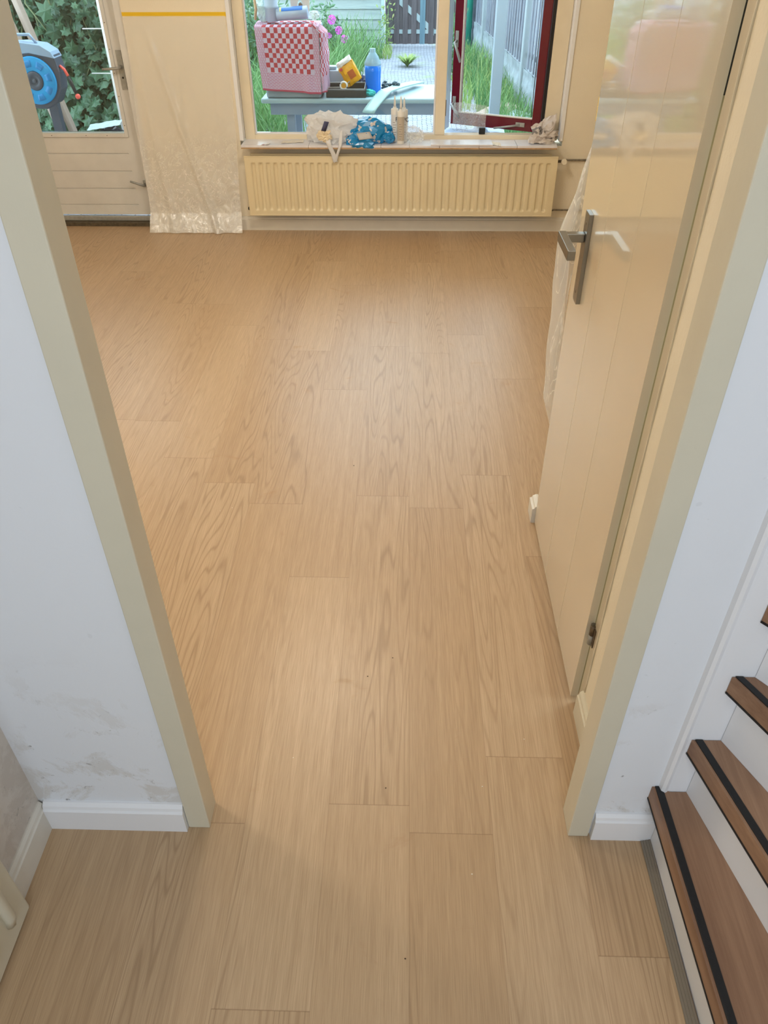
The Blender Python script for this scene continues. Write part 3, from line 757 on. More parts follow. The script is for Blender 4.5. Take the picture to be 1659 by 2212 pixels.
tag(b.done('paper_scrap', mat('torn_paper', (240, 232, 216), .7), solid=.0005), 'torn strip of cream paper on the left part of the sill', 'paper')
b = MB(); b.grid(lambda u, v: (-.925+.05*u+.01*v, 5.19+.045*v+.004*u, SZ+.001+.004*u), 4, 3)
ls = b.done('label_scrap', mat('label_paper', (244, 240, 238), .6), solid=.0005)
tag(ls, 'small white label scrap with red print near the left end of the sill', 'paper')
b = MB(); b.grid(lambda u, v: (-.918+.016*u+.004*v, 5.193+.012*v, SZ+.0022+.0013*u), 2, 2); b.done('red_print', mat('red_print', (200, 60, 70), .6), ls)
b = MB(); b.grid(lambda u, v: (.548+.05*u, 5.20+.10*v-.03*u, SZ+.0012+.005*abs(noise.noise(Vector((u*4, v*4, 9))))), 8, 8, smooth=False)
tag(b.done('paper_scrap', mat('cream_scrap', (240, 228, 206), .7), solid=.0005), 'small torn cream scrap beside the loose tile', 'paper')

# specks on the living-room floor
M_crumb = mat('floor_crumb', (236, 226, 206), .7)
M_speck = mat('dark_speck', (70, 50, 34), .8)
for i, (x, y, m, w_) in enumerate([(.21, 1.06, M_crumb, 'between the doorway posts, right of the middle'), (-.66, 2.15, M_crumb, 'left of the pair in the left half of the living room floor'),
        (-.62, 2.17, M_crumb, 'right of the pair in the left half of the living room floor'), (-.27, 1.13, M_crumb, 'between the doorway posts, left of the middle'),
        (.17, .84, M_crumb, 'on the hall floor just in front of the doorway'), (.33, 1.20, M_crumb, 'near the foot of the cupboard door hinge'),
        (-.03, 1.05, M_speck, 'in the middle of the doorway'), (.02, .66, M_speck, 'on the hall floor, nearest of all'), (-.09, 1.40, M_speck, 'a step beyond the doorway, left one of two'),
        (-.02, 1.47, M_speck, 'a step beyond the doorway, right one of two'), (-.19, 2.45, M_speck, 'in the middle of the living room floor')]):
    o = MB().blob((x, y, .0012), (.0022, .0016, .0011), .4, i, 1, 2).done('debris_crumb', m)
    tag(o, ('pale crumb ' if m is M_crumb else 'tiny dark speck ') + w_, 'crumb', 'pale crumbs on the floor' if m is M_crumb else 'dark specks on the floor')

# ================================================================ OUTDOORS
GZ = -0.05
def paving():
    m = bpy.data.materials.new('paving'); m.use_nodes = True; g = NT(m); b = g.n['Principled BSDF']
    tc = g.new('ShaderNodeTexCoord'); mp = g.new('ShaderNodeMapping'); g.l.new(tc.outputs['Object'], mp.inputs[0]); mp.inputs['Scale'].default_value = (1, 1, 1)
    wob = g.new('ShaderNodeTexNoise'); wob.inputs['Scale'].default_value = 2.0; g.l.new(mp.outputs[0], wob.inputs['Vector'])
    va = g.new('ShaderNodeVectorMath', operation='MULTIPLY_ADD'); g.l.new(wob.outputs['Color'], va.inputs[0]); va.inputs[1].default_value = (.06, .12, 0); g.l.new(mp.outputs[0], va.inputs[2])
    br = g.new('ShaderNodeTexBrick'); g.l.new(va.outputs[0], br.inputs['Vector']); br.inputs['Scale'].default_value = 5.0
    br.inputs['Color1'].default_value = lin((176, 180, 194)); br.inputs['Color2'].default_value = lin((154, 158, 172)); br.inputs['Mortar'].default_value = lin((84, 88, 92)); br.inputs['Mortar Size'].default_value = .03; br.inputs['Mortar Smooth'].default_value = .6
    f = g.noise(mp.outputs[0], 1.3, 6, .65)
    c = g.mixc(g.rng(f, .55, .70, 0, .7), br.outputs['Color'], lin((150, 168, 110)))
    c = g.mixc(g.rng(g.noise(mp.outputs[0], 30, 3), .3, .7, .35, 0), c, lin((130, 128, 134)))
    g.l.new(c, b.inputs['Base Color']); b.inputs['Roughness'].default_value = .85
    bp = g.new('ShaderNodeBump'); bp.inputs['Strength'].default_value = .6; bp.inputs['Distance'].default_value = .02; g.l.new(br.outputs['Fac'], bp.inputs['Height']); bp.invert = True; g.l.new(bp.outputs[0], b.inputs['Normal'])
    return m
st(MB().box(-9, 7, 5.56, 26, GZ-.1, GZ).done('ground', paving()), 'grey clinker paved garden path and terrace', 'paving')

def leafcol(name, c1, c2, scale=6.0, rough=.55, sub=0.25):
    m = bpy.data.materials.new(name); m.use_nodes = True; g = NT(m); b = g.n['Principled BSDF']
    tc = g.new('ShaderNodeTexCoord'); geo = g.new('ShaderNodeNewGeometry')
    f = g.noise(tc.outputs['Object'], scale, 3, .6)
    k = g.math('ADD', g.math('MULTIPLY', g.rng(f, .3, .7, 0, 1), .5), g.math('MULTIPLY', geo.outputs['Random Per Island'], .5))
    g.l.new(g.mixc(k, lin(c1), lin(c2)), b.inputs['Base Color']); b.inputs['Roughness'].default_value = rough
    tl = g.new('ShaderNodeBsdfTranslucent'); g.l.new(g.mixc(k, lin(c1), lin(c2)), tl.inputs[0])
    ms = g.new('ShaderNodeMixShader'); ms.inputs[0].default_value = sub
    g.l.new(b.outputs[0], ms.inputs[1]); g.l.new(tl.outputs[0], ms.inputs[2]); g.l.new(ms.outputs[0], g.n['Material Output'].inputs[0])
    return m
M_grass = leafcol('grass_green', (64, 116, 64), (124, 166, 100), 3, .6, .35)
M_dry = leafcol('dry_grass', (180, 184, 120), (120, 170, 84), 3, .6, .35)
M_ivy = leafcol('ivy_green', (36, 70, 52), (82, 122, 88), 2.5, .4, .15)
M_shrub = leafcol('shrub_green', (58, 104, 76), (112, 150, 116), 4, .5, .25)
M_pink = leafcol('magenta_petals', (214, 70, 200), (236, 130, 226), 20, .6, .3)
M_stem = mat('plant_stem', (110, 150, 80), .7)

def blades(b, n, area, h, wd=.008, lean=.35, seg=4, inside=None):
    for _ in range(n):
        for _t in range(20):
            x = random.uniform(area[0], area[1]); y = random.uniform(area[2], area[3])
            if inside is None or inside(x, y): break
        else: continue
        a = random.uniform(0, 2*PI); H = random.uniform(h[0], h[1]); L = H*random.uniform(.1, lean*2)
        dx, dy = math.cos(a), math.sin(a); px, py = -dy, dx
        W0 = wd*random.uniform(.6, 1.3); prev = None
        for s in range(seg+1):
            t = s/seg
            c = (x+dx*L*t*t, y+dy*L*t*t, GZ + H*(t-.25*t*t*lean))
            w = W0*(1-t)**.7
            cur = (b.bm.verts.new((c[0]-px*w, c[1]-py*w, c[2])), b.bm.verts.new((c[0]+px*w, c[1]+py*w, c[2])))
            if prev:
                b.bm.faces.new((prev[0], prev[1], cur[1], cur[0]))
            prev = cur
def leaf(b, c, nrm, size, spin, lobes=False):
    n = Vector(nrm).normalized(); ref = Vector((0, 0, 1)) if abs(n.z) < .9 else Vector((1, 0, 0))
    a = n.cross(ref).normalized(); d = a.cross(n).normalized()
    u = a*math.cos(spin)+d*math.sin(spin); v = n.cross(u)
    if lobes: pr = [(0, -.55), (.28, -.35), (.62, -.30), (.45, .0), (.60, .38), (.22, .30), (0, .75), (-.22, .30), (-.60, .38), (-.45, .0), (-.62, -.30), (-.28, -.35)]
    else: pr = [(0, -.6), (.22, -.15), (.18, .25), (0, .7), (-.18, .25), (-.22, -.15)]
    c = Vector(c); ctr = b.bm.verts.new(c + n*size*.12)
    vs = [b.bm.verts.new(c + u*p*size + v*q*size - n*size*.10*abs(p)) for p, q in pr]
    for i in range(len(vs)): b.bm.faces.new((ctr, vs[i], vs[(i+1) % len(vs)]))

# long grass on the left of the path, and along the fence
b = MB()
edge = lambda y: -1.05 + (y-8)*.10
blades(b, 5200, (-3.2, -.4, 7.2, 14.0), (.25, .75), .010, .5, 4, lambda x, y: x < edge(y) + .25*noise.noise(Vector((x*2, y*2, 0))))
tag(b.done('grass', M_grass), 'long unmown green grass left of the garden path', 'grass', kind='stuff')
b = MB()
blades(b, 3200, (.45, 1.5, 6.2, 13.5), (.10, .42), .007, .5, 3, lambda x, y: x > .80 + .12*noise.noise(Vector((x*3, y*2, 5))) and x < 1.36-(y-8.9)*.047)
tag(b.done('grass', M_grass), 'green grass growing at the foot of the grey garden fence', 'grass', kind='stuff')
b = MB()
blades(b, 700, (-.9, 1.0, 12.8, 14.7), (.05, .20), .009, .5, 3, lambda x, y: (abs(x+.55) < .3 and y > 13.6) or x > .55)
blades(b, 500, (.55, 1.2, 9.5, 13.5), (.1, .45), .008, .4, 3)
tag(b.done('weeds', M_dry), 'dry yellowish weeds in front of shed and gate', 'weeds', kind='stuff')
# clump on the paving
b = MB()
for k in range(260):
    a = random.uniform(0, 2*PI); L = random.uniform(.08, .27); pv = None
    for s in range(4):
        t = s/3; w = .010*(1-t)**.8
        c = (.0+math.cos(a)*L*t, 12.9+math.sin(a)*L*t, GZ+.002+.13*math.sin(t*1.9)*(L/.22))
        px, py = -math.sin(a), math.cos(a)
        cur = (b.bm.verts.new((c[0]-px*w, c[1]-py*w, c[2])), b.bm.verts.new((c[0]+px*w, c[1]+py*w, c[2])))
        if pv: b.bm.faces.new((pv[0], pv[1], cur[1], cur[0]))
        pv = cur
tag(b.done('grass_clump', M_dry), 'small spreading clump of grass growing alone in the paving', 'plant')

# leafy plants
def leafy(name, base, h, n, spread, size, m, label, flowers=None, seed=0):
    rnd = random.Random(seed); t = thing(name, (base[0], base[1], GZ), label, 'plant')
    sb = MB(); lb_ = MB()
    for k in range(max(3, n//40)):
        a = rnd.uniform(0, 2*PI); r = spread*rnd.uniform(.2, 1)
        top = (base[0]+math.cos(a)*r, base[1]+math.sin(a)*r, GZ+h*rnd.uniform(.6, 1))
        mid = ((base[0]*1.2+top[0]*.8)/2, (base[1]*1.2+top[1]*.8)/2, GZ+h*.5)
        sb.tube([(base[0]+math.cos(a)*r*.2, base[1]+math.sin(a)*r*.2, GZ), mid, top], [.006, .005, .002], 5)
        for j in range(n//max(3, n//40)):
            u = rnd.uniform(.08, 1); p = Vector((base[0], base[1], GZ)).lerp(Vector(top), u) + Vector((rnd.gauss(0, .05), rnd.gauss(0, .05), rnd.gauss(0, .03)))
            leaf(lb_, p, (rnd.gauss(0, 1), rnd.gauss(-.6, 1), rnd.gauss(.5, .8)), size*rnd.uniform(.6, 1.3), rnd.uniform(0, 6))
    sb.done('stems', M_stem, t); lb_.done('foliage', m, t)
    if flowers:
        for (x, y, z, r) in flowers:
            fb = MB()
            for q in range(46):
                d = Vector((rnd.gauss(0, 1), rnd.gauss(0, 1), rnd.gauss(0, 1.3))).normalized()
                leaf(fb, Vector((x, y, z)) + d*r*.7, d, r*.55, rnd.uniform(0, 6))
            fb.done('flower_head', M_pink, t)
    return t
leafy('flowering_plant', (-1.15, 12.6), .85, 420, .35, .07, M_shrub, 'tall plant with magenta flower heads in front of the shed',
      [(-1.02, 12.0, .62, .075), (-.93, 12.0, .50, .065), (-1.06, 12.0, .44, .045), (-.86, 12.0, .40, .065)], 3)
leafy('shrub', (-1.75, 7.6), 1.5, 1500, .55, .07, M_shrub, 'pale green leafy shrub behind the towel-covered box', None, 5)
leafy('shrub', (-1.95, 10.8), 1.5, 1100, .7, .08, M_shrub, 'looser green shrub further back left of the shed', None, 6)
leafy('tall_weed', (.62, 11.5), 1.15, 520, .16, .05, M_shrub, 'upright leafy weed growing just left of the mullion', None, 8)
leafy('tall_weed', (-.33, 14.5), .75, 120, .14, .05, M_dry, 'thin seeding weed between the shed corner and the gate', None, 9)

# shed with lapped siding
sd = thing('shed', (-1.6, 15.6, GZ), 'pale grey shed clad in horizontal lapped boards', 'shed')
b = MB(); zz = GZ
while zz < 2.2:
    b.extr([(14.80, zz), (14.775, zz), (14.797, zz+.150), (14.82, zz+.150)], -3.2, -.44, 'x'); zz += .142
b.done('siding', M_siding, sd)
MB().box(-3.2, -.44, 14.825, 16.4, GZ, 2.25).done('walls', M_siding, sd)
MB().box(-.4395, -.385, 14.76, 14.86, GZ, 2.25).done('corner_board', mat('pale_board', (168, 184, 188), .7), sd, bevel=.004)
# gate
gt = thing('gate', (.3, 15.2, GZ), 'dark weathered wooden garden gate of overlapping upright boards', 'gate')
x = -.38; i = 0
while x < 1.0:
    m = M_gateblue if i == 8 else M_gate
    yy = 15.18 if i % 2 == 0 else 15.215
    MB().box(x, x+.088, yy, yy+.018, GZ+.03, 1.85).done('board', m, gt); x += .073; i += 1
MB().box(-.38, 1.0, 15.199, 15.2145, GZ+.18, GZ+.24).done('rail', mat('pale_rail', (170, 186, 190), .7), gt)
MB().box(-.38, 1.0, 15.199, 15.2145, 1.5, 1.56).done('rail', MATS['pale_rail'], gt)
b = MB(); b.bm.clear()
b._q([(-.30, 15.1995, .66), (-.26, 15.1995, .74), (.45, 15.1995, .20), (.45, 15.1995, .10), (-.30, 15.2135, .66), (-.26, 15.2135, .74), (.45, 15.2135, .20), (.45, 15.2135, .10)], [(0,1,2,3), (7,6,5,4), (0,4,5,1), (1,5,6,2), (2,6,7,3), (3,7,4,0)])
b.done('brace', MATS['pale_rail'], gt)
# fence on the right: posts, rock-faced concrete panels, upright slats
P0 = Vector((1.47, 6.1)); P1 = Vector((1.06, 14.9)); dirf = (P1-P0).normalized(); Lf = (P1-P0).length; ang = math.atan2(dirf.y, dirf.x)
npan = 5; step = Lf/npan
for k in range(npan+1):
    p = P0 + dirf*step*k
    o = MB().box(-.05, .05, -.06, .06, 0, 2.0).done('fence_post', M_post, bevel=.01); o.location = (p.x, p.y, GZ); o.rotation_euler = (0, 0, ang)
    tag(o, ['nearest', 'second', 'third', 'fourth', 'fifth', 'last and farthest'][k]+' pale concrete post of the right garden fence', 'fence post', 'posts of the right garden fence')
proto = None
for k in range(npan):
    p = P0 + dirf*(step*k+.052)
    t = thing('fence_section', (p.x, p.y, GZ), ['nearest', 'second nearest', 'middle', 'second farthest', 'farthest'][k]+' section of the right garden fence, grey slats above rock-faced concrete', 'fence', 'sections of the right garden fence')
    t.rotation_euler = (0, 0, ang)
    if proto is None:
        def rock(u, v):
            return (u*(step-.104), .035+.022*noise.noise(Vector((u*9, v*3.0, 1)))+.012*abs(noise.noise(Vector((u*30, v*9, 2)))), .005+.44*v)
        b = MB(); b.grid(rock, 60, 16); b.grid(lambda u, v: (u*(step-.104), -.03, .005+.44*v), 2, 2); b.box(0, step-.104, -.03, .02, .005, .44)
        cp_ = b.done('concrete_panel', M_conc)
        b = MB(); n = int((step-.11)/.085)
        for j in range(n):
            xx = .01+j*(step-.12)/n; yy = .018 if j % 2 else .0
            b.box(xx, xx+.068, yy-.008, yy+.008, .45, 1.95)
        sl_ = b.done('slats', M_fence)
        b = MB()
        for z in (.55, 1.2, 1.85): b.box(0, step-.104, -.022, -.009, z, z+.05)
        ra_ = b.done('rails', M_fence)
        proto = (cp_, sl_, ra_)
        for o in proto: o.parent = t
    else:
        for o in proto:
            c = o.copy(); COL.objects.link(c); c.parent = t
# drainpipe, patio post, cable
o = MB().tube([(1.00, 14.6, GZ), (1.00, 14.6, 1.9)], .055, 14).done('drainpipe', mat('teal_pipe', (44, 138, 118), .4)); tag(o, 'upright teal green pipe at the far end of the garden', 'pipe')
o = MB().box(1.03, 1.13, 14.3, 14.4, GZ, 1.2).done('crate_stack', mat('charcoal_crate', (70, 76, 84), .8, var=.4, vscale=14), bevel=.005); tag(o, 'dark grey stack standing right of the teal pipe', 'crate')
o = MB().box(.735, .825, 7.5, 7.59, GZ, 2.5).done('patio_post', mat('grey_white_post', (152, 166, 178), .5), bevel=.004); tag(o, 'white square post standing on the terrace outside the open casement', 'post')
o = MB().tube([(1.115, 7.6, 2.3), (1.118, 7.6, 1.1), (1.125, 7.6, .3), (1.12, 7.6, GZ+.003)], .004, 6).done('cable', M_black); tag(o, 'thin dark cable hanging in front of the garden fence', 'cable')
# offcuts on the terrace below the casement
M_wboard = mat('white_board', (184, 200, 206), .5)
for (x, y, w_, d_, rz, m, lab, nm) in [(1.00, 9.1, .30, .60, -.55, mat('brown_card', (186, 164, 152), .8), 'brown cardboard sheet lying on the terrace below the open casement', 'cardboard_sheet'),
                          (1.12, 8.75, .22, .45, -.6, M_wboard, 'pale board offcut lying next to the brown cardboard', 'board_offcut'),
                          (1.27, 8.55, .22, .36, -.75, mat('aqua_board', (160, 192, 198), .5), 'pale aqua board offcut lying nearest the fence', 'board_offcut')]:
    o = MB().box(-w_/2, w_/2, -d_/2, d_/2, 0, .012).done(nm, m, bevel=.001); o.location = (x, y, GZ+.10); o.rotation_euler = (.06, .1, rz); tag(o, lab, 'board' if 'board_' in nm else 'cardboard')
for i, (x, y) in enumerate([(1.02, 9.0), (1.2, 8.62)]):
    o = MB().box(x-.1, x+.1, y-.1, y+.1, GZ, GZ+.085).done('paving_slab', M_post); tag(o, 'concrete slab under the loose boards on the terrace', 'slab', 'slabs under the loose boards')

# ---------------------------------------------------------------- garden table and what stands on it
TZ = .74
tb = thing('garden_table', (-.4, 5.98, GZ), 'pale blue-white garden table standing outside the window', 'table')
M_table = mat('table_white', (156, 182, 192), .4); M_tleg = mat('table_leg_paint', (128, 148, 172), .45)
MB().box(-.985, .235, 5.70, 6.26, TZ-.03, TZ).done('tabletop', M_table, tb, bevel=.010)
b = MB(); b.box(-.93, .19, 5.745, 5.765, TZ-.105, TZ-.031); b.box(-.93, .19, 6.20, 6.22, TZ-.105, TZ-.031); b.box(-.93, -.91, 5.766, 6.199, TZ-.105, TZ-.031); b.box(.17, .19, 5.766, 6.199, TZ-.105, TZ-.031)
b.done('apron', M_tleg, tb)
for (x, y) in [(-.80, 5.775), (-.045, 5.775), (-.80, 6.14), (-.045, 6.14)]:
    MB().box(x-.028, x+.028, y, y+.05, GZ, TZ-.106 if False else TZ-.031).done('leg', M_tleg, tb, bevel=.004)
bx = thing('storage_box', (-.76, 5.88, TZ), 'grey lidded plastic box under the checked towel on the garden table', 'box')
M_gbox = mat('grey_box_plastic', (136, 152, 166), .3, bump=.1, bscale=30)
MB().box(-.945, -.575, 5.715, 6.05, TZ+.001, TZ+.405).done('box_body', M_gbox, bx, bevel=.012)
MB().box(-.948, -.572, 5.712, 6.053, TZ+.062, TZ+.072).done('lip', M_gbox, bx, bevel=.003)
def towel_mat():
    m = bpy.data.materials.new('checked_towel'); m.use_nodes = True; g = NT(m); b = g.n['Principled BSDF']
    uv = g.new('ShaderNodeUVMap'); sep = g.new('ShaderNodeSeparateXYZ'); g.l.new(uv.outputs[0], sep.inputs[0])
    u, v = sep.outputs[0], sep.outputs[1]        # metres on the cloth
    cs_ = .0275
    cu = g.math('MODULO', g.math('FLOOR', g.math('DIVIDE', u, cs_)), 2.0); cv = g.math('MODULO', g.math('FLOOR', g.math('DIVIDE', v, cs_)), 2.0)
    chk = g.math('ABSOLUTE', g.math('SUBTRACT', cu, cv))
    red, pale = lin((176, 62, 72)), lin((196, 180, 200))
    pink = lin((182, 96, 124))
    check = g.mixc(chk, pale, red)
    inU = g.math('MULTIPLY', g.math('GREATER_THAN', u, cs_*2), g.math('LESS_THAN', u, cs_*15))
    inV = g.math('GREATER_THAN', v, cs_*4)
    inU2 = g.math('GREATER_THAN', u, cs_*18)
    inU = g.math('MAXIMUM', inU, inU2)
    su = g.math('GREATER_THAN', g.math('SINE', g.math('MULTIPLY', u, 2*PI/.0085)), .1)
    sv = g.math('GREATER_THAN', g.math('SINE', g.math('MULTIPLY', v, 2*PI/.0085)), .1)
    brk = g.math('GREATER_THAN', g.math('SINE', g.math('ADD', g.math('MULTIPLY', v, 2*PI/.03), g.math('MULTIPLY', u, 370.0))), -.85)
    brk2 = g.math('GREATER_THAN', g.math('SINE', g.math('ADD', g.math('MULTIPLY', u, 2*PI/.0275), g.math('MULTIPLY', v, 370.0))), -.85)
    stU = g.mixc(g.math('MULTIPLY', su, brk), pale, pink)
    stV = g.mixc(g.math('MULTIPLY', sv, brk2), pale, pink)
    hem = g.math('LESS_THAN', v, .012)
    c = g.mixc(inV, g.mixc(inU, stU, stV), g.mixc(inU, stU, check))
    c = g.mixc(hem, c, lin((176, 76, 98)))
    g.l.new(c, b.inputs['Base Color']); b.inputs['Roughness'].default_value = .95
    return m
M_towel = towel_mat()
tw = thing('tea_towel', (-.76, 5.7, TZ+.41), 'red and white checked tea towel draped over the grey box', 'tea towel')
def tfront(u, v):
    # v: 0 bottom hem .. ~.82 at front top edge .. 1 on the lid
    Wd = .43; x = -.985 + (Wd)*u*(1.0) + .03*(1-v)*(.5-u)*-1.2*0
    x = -.99 + .42*u + .028*(1-v)*(1-u) - .0*u
    hang = .355
    if v < .8: z = TZ+.052+hang*(v/.8) - .02*(1-v)*u*1.2; y = 5.700
    else: z = TZ+.052+hang + .012*math.sin((v-.8)/.2*PI/2); y = 5.700 + .22*(v-.8)/.2
    wv = .010*math.sin(u*9+v*2)*(1-v) + .014*math.exp(-((u-.80)/.06)**2)*(1-v*.7) + .008*noise.noise(Vector((u*4, v*4, 2)))
    y -= max(0, wv)+.004 if v < .8 else .002
    if v >= .8: z += .004+max(0, wv)*.6
    return (x, y, z)
MB().grid(tfront, 60, 60, uv=lambda u, v: (u*.46, v*.45)).done('front_drape', M_towel, tw, solid=.002)
def tside(u, v):
    # folded second layer rounding the right end of the box
    a = u*PI*.62
    x = -.578 + .045*math.sin(a) + .012*(1-v)*0 + .012*noise.noise(Vector((u*4, v*5, 4))) + .010*math.cos(a)
    y = 5.692 + .02*u + .30*u*u
    zt_ = TZ+.432 - .02*math.sin(max(0, u)*PI*.5)**3
    z = TZ+.035 + (zt_-TZ-.035)*v
    if v > .86: x -= (v-.86)/.14*.06
    return (x, y, z)
MB().grid(tside, 30, 50, uv=lambda u, v: (.50+u*.34, v*.45)).done('side_drape', M_towel, tw, solid=.002)
# things on the towel
jr = MB().lathe((-.878, 5.80, TZ+.430), [(.036, 0), (.040, .004), (.043, .07), (.0455, .072), (.0455, .085), (.043, .087), (.046, .20), (.044, .205)], 28).done('jar', mat('frosted_plastic', (168, 184, 206), .3))
tag(jr, 'tall frosted white plastic beaker standing on the towel', 'beaker')
rl = thing('paper_roll', (-.745, 5.78, TZ+.43), 'white kitchen roll in a wrapper with blue label lying on the towel', 'paper roll')
MB().tube([(-.845, 5.79, TZ+.468), (-.645, 5.79, TZ+.480)], .036, 24).done('roll', mat('roll_wrap', (172, 190, 214), .3), rl)
def rlab(u, v):
    a = PI*.15+v*PI*.75; x = -.81+.135*u
    return (x, 5.79-.0367*math.cos(a), TZ+.4705+.012*u*.7+.0367*math.sin(a))
b = MB(); b.grid(rlab, 6, 12); b.done('blue_label', mat('blue_label', (20, 104, 190), .35), rl)
b = MB(); b.grid(lambda u, v: (rlab(u, v)[0]*0 + -.822+.009*u, rlab(0, v)[1], rlab(0, v)[2]-.0006), 2, 12); b.done('yellow_label_edge', mat('yellow_label', (230, 214, 120), .4), rl)
tt = MB().blob((-.61, 5.80, TZ+.462), (.035, .035, .028), .6, 14, 3, 2.4).done('twisted_wrapper', M_clear, rl)
o = MB().blob((-.935, 5.86, TZ+.50), (.060, .05, .075), .6, 40, 4, 2.2).done('plastic_bag', mat('aqua_white_plastic', (210, 232, 232), .35, alpha=.8)); tag(o, 'crumpled white plastic bag on the left end of the towel', 'bag')
o = MB().tube([(-.985, 5.775, TZ+.44), (-.975, 5.78, TZ+.50), (-.985, 5.785, TZ+.60)], [.013, .016, .012], 10, .6).done('brush_handle', brown_wood('beech_wood', (190, 156, 120), (186, 148, 110), 'Z')); tag(o, 'upright wooden brush handle at the left end of the towel', 'handle')
tg = thing('leaning_board', (-.70, 5.87, TZ+.43), 'cream rounded board with oval hole standing behind the paper roll', 'board')
b = MB()
n = 40
def outl(t):
    a = 2*PI*t; return (.062*math.copysign(abs(math.cos(a))**.7, math.cos(a)), .11+.11*math.copysign(abs(math.sin(a))**.7, math.sin(a)))
def hole(t):
    a = 2*PI*t; return (.017*math.cos(a), .075+.026*math.sin(a))
for yy in (0, .012):
    pass
O = [[b.bm.verts.new((-.70+outl(k/n)[0], 5.865+yy, TZ+.4395+outl(k/n)[1])) for k in range(n)] for yy in (0, .012)]
Hh = [[b.bm.verts.new((-.70+hole(k/n)[0], 5.865+yy, TZ+.4395+hole(k/n)[1])) for k in range(n)] for yy in (0, .012)]
for k in range(n):
    q = (k+1) % n
    b.bm.faces.new((O[0][k], O[0][q], Hh[0][q], Hh[0][k])); b.bm.faces.new((O[1][q], O[1][k], Hh[1][k], Hh[1][q]))
    b.bm.faces.new((O[0][q], O[0][k], O[1][k], O[1][q])); b.bm.faces.new((Hh[0][k], Hh[0][q], Hh[1][q], Hh[1][k]))
b.done('board_panel', mat('cream_board', (214, 200, 184), .6), tg)
MB().blob((-.70, 5.892, TZ+.505), (.014, .010, .022), .4, 3, 3, 2).done('dark_knob', mat('brown_knob', (104, 84, 70), .6), tg)

# paint tray, tub, coffee pack, tape ring
ty = thing('paint_tray', (-.40, 5.80, TZ), 'black paint tray with wire frame on the garden table', 'paint tray')
b = MB(); tx0, tx1, ty0, ty1 = -.545, -.275, 5.735, 5.93
b.box(tx0, tx1, ty0, ty0+.006, TZ+.002, TZ+.045); b.box(tx0, tx1, ty1-.006, ty1, TZ+.002, TZ+.06); b.box(tx0, tx0+.006, ty0, ty1, TZ+.002, TZ+.05); b.box(tx1-.006, tx1, ty0, ty1, TZ+.002, TZ+.05)
b._q([(tx0, ty0, TZ+.002), (tx1, ty0, TZ+.002), (tx1, ty1, TZ+.03), (tx0, ty1, TZ+.03)], [(0, 1, 2, 3)])
b.done('tray', mat('black_tray', (52, 52, 52), .4, var=.3, vscale=40), ty, bevel=.003)
MB().tube([(tx0+.01, ty0-.004, TZ+.052), (tx1-.01, ty0-.004, TZ+.052), (tx1-.01, ty1, TZ+.062), (tx0+.01, ty1, TZ+.062), (tx0+.01, ty0-.004, TZ+.052)], .003, 6).done('wire_rim', M_galv, ty)
MB().tube([(tx0+.0, ty0+.01, TZ+.060), (tx0+.11, ty0+.02, TZ+.060), (tx0+.16, ty0+.06, TZ+.09)], .003, 6).done('roller_wire', M_galv, ty)
tu = thing('plastic_tub', (-.50, 6.02, TZ), 'translucent white plastic tub behind the paint tray', 'tub')
MB().box(-.555, -.43, 5.965, 6.08, TZ+.001, TZ+.13).done('tub_body', mat('milky_plastic', (164, 178, 192), .35), tu, bevel=.008)
MB().box(-.560, -.49, 5.985, 6.06, TZ+.1305, TZ+.150).done('tub_lid', mat('bluegrey_lid', (150, 176, 190), .4), tu, bevel=.004)
b = MB(); q = thing('food_packet', (-.39, 5.83, TZ), 'crumpled yellow and white food packet tipped over the paint tray', 'packet')
rot = Matrix.Rotation(-.55, 3, 'Y')
def pack(name, sx, sz, off, m, ysh):
    t = bmesh.new(); bmesh.ops.create_cube(t, size=1.0); bmesh.ops.subdivide_edges(t, edges=t.edges, cuts=7, use_grid_fill=True)
    B = MB(); mp = {}
    for v in t.verts:
        p = Vector((v.co.x*sx, v.co.y*.05, v.co.z*sz)); bul = (1-(2*v.co.x)**2)*(1-(2*v.co.z)**2)
        p.y *= 1+.6*bul; p += Vector(off); p += Vector((1, 1, 1))*.005*noise.noise(v.co*5+Vector((3, 1, 2)))
        mp[v.index] = B.bm.verts.new(rot @ p + Vector((-.385, ysh, TZ+.13)))
    for f in t.faces: B.bm.faces.new([mp[v.index] for v in f.verts])
    t.free(); return B.done(name, m, q)
pack('packet_body', .105, .125, (0, 0, 0), mat('yellow_packet', (244, 178, 14), .35, var=.25, vscale=25), 5.83)
pack('packet_top', .100, .03, (0.0, 0, .079), mat('packet_white', (238, 236, 230), .35), 5.83)
b = MB(); b.grid(lambda u, v: tuple(rot @ Vector((-.01+.045*u, -.0415, -.03+.05*v)) + Vector((-.385, 5.83, TZ+.13))), 2, 2); b.done('brown_print', mat('brown_print', (186, 92, 24), .5), q)
b = MB(); b.grid(lambda u, v: tuple(rot @ Vector((-.045+.02*u, -.040, .045+.015*v)) + Vector((-.385, 5.83, TZ+.13))), 2, 2); b.done('red_print', MATS['red_print'], q)
o = MB(); ring = [(-.425+.022*math.cos(a*PI/10), 5.755, TZ+.070+.022*math.sin(a*PI/10)) for a in range(21)]
o.tube(ring, .006, 8, caps=False); tr_ = o.done('tape_roll', mat('white_ring', (232, 232, 228), .5)); tag(tr_, 'small white ring of tape leaning on the yellow packet', 'tape roll')
MB().lathe((-.425, 5.752, TZ+.070), [(.0155, 0), (.0155, .006)], 18, 'y').done('core', mat('amber_core', (206, 150, 30), .5), tr_)
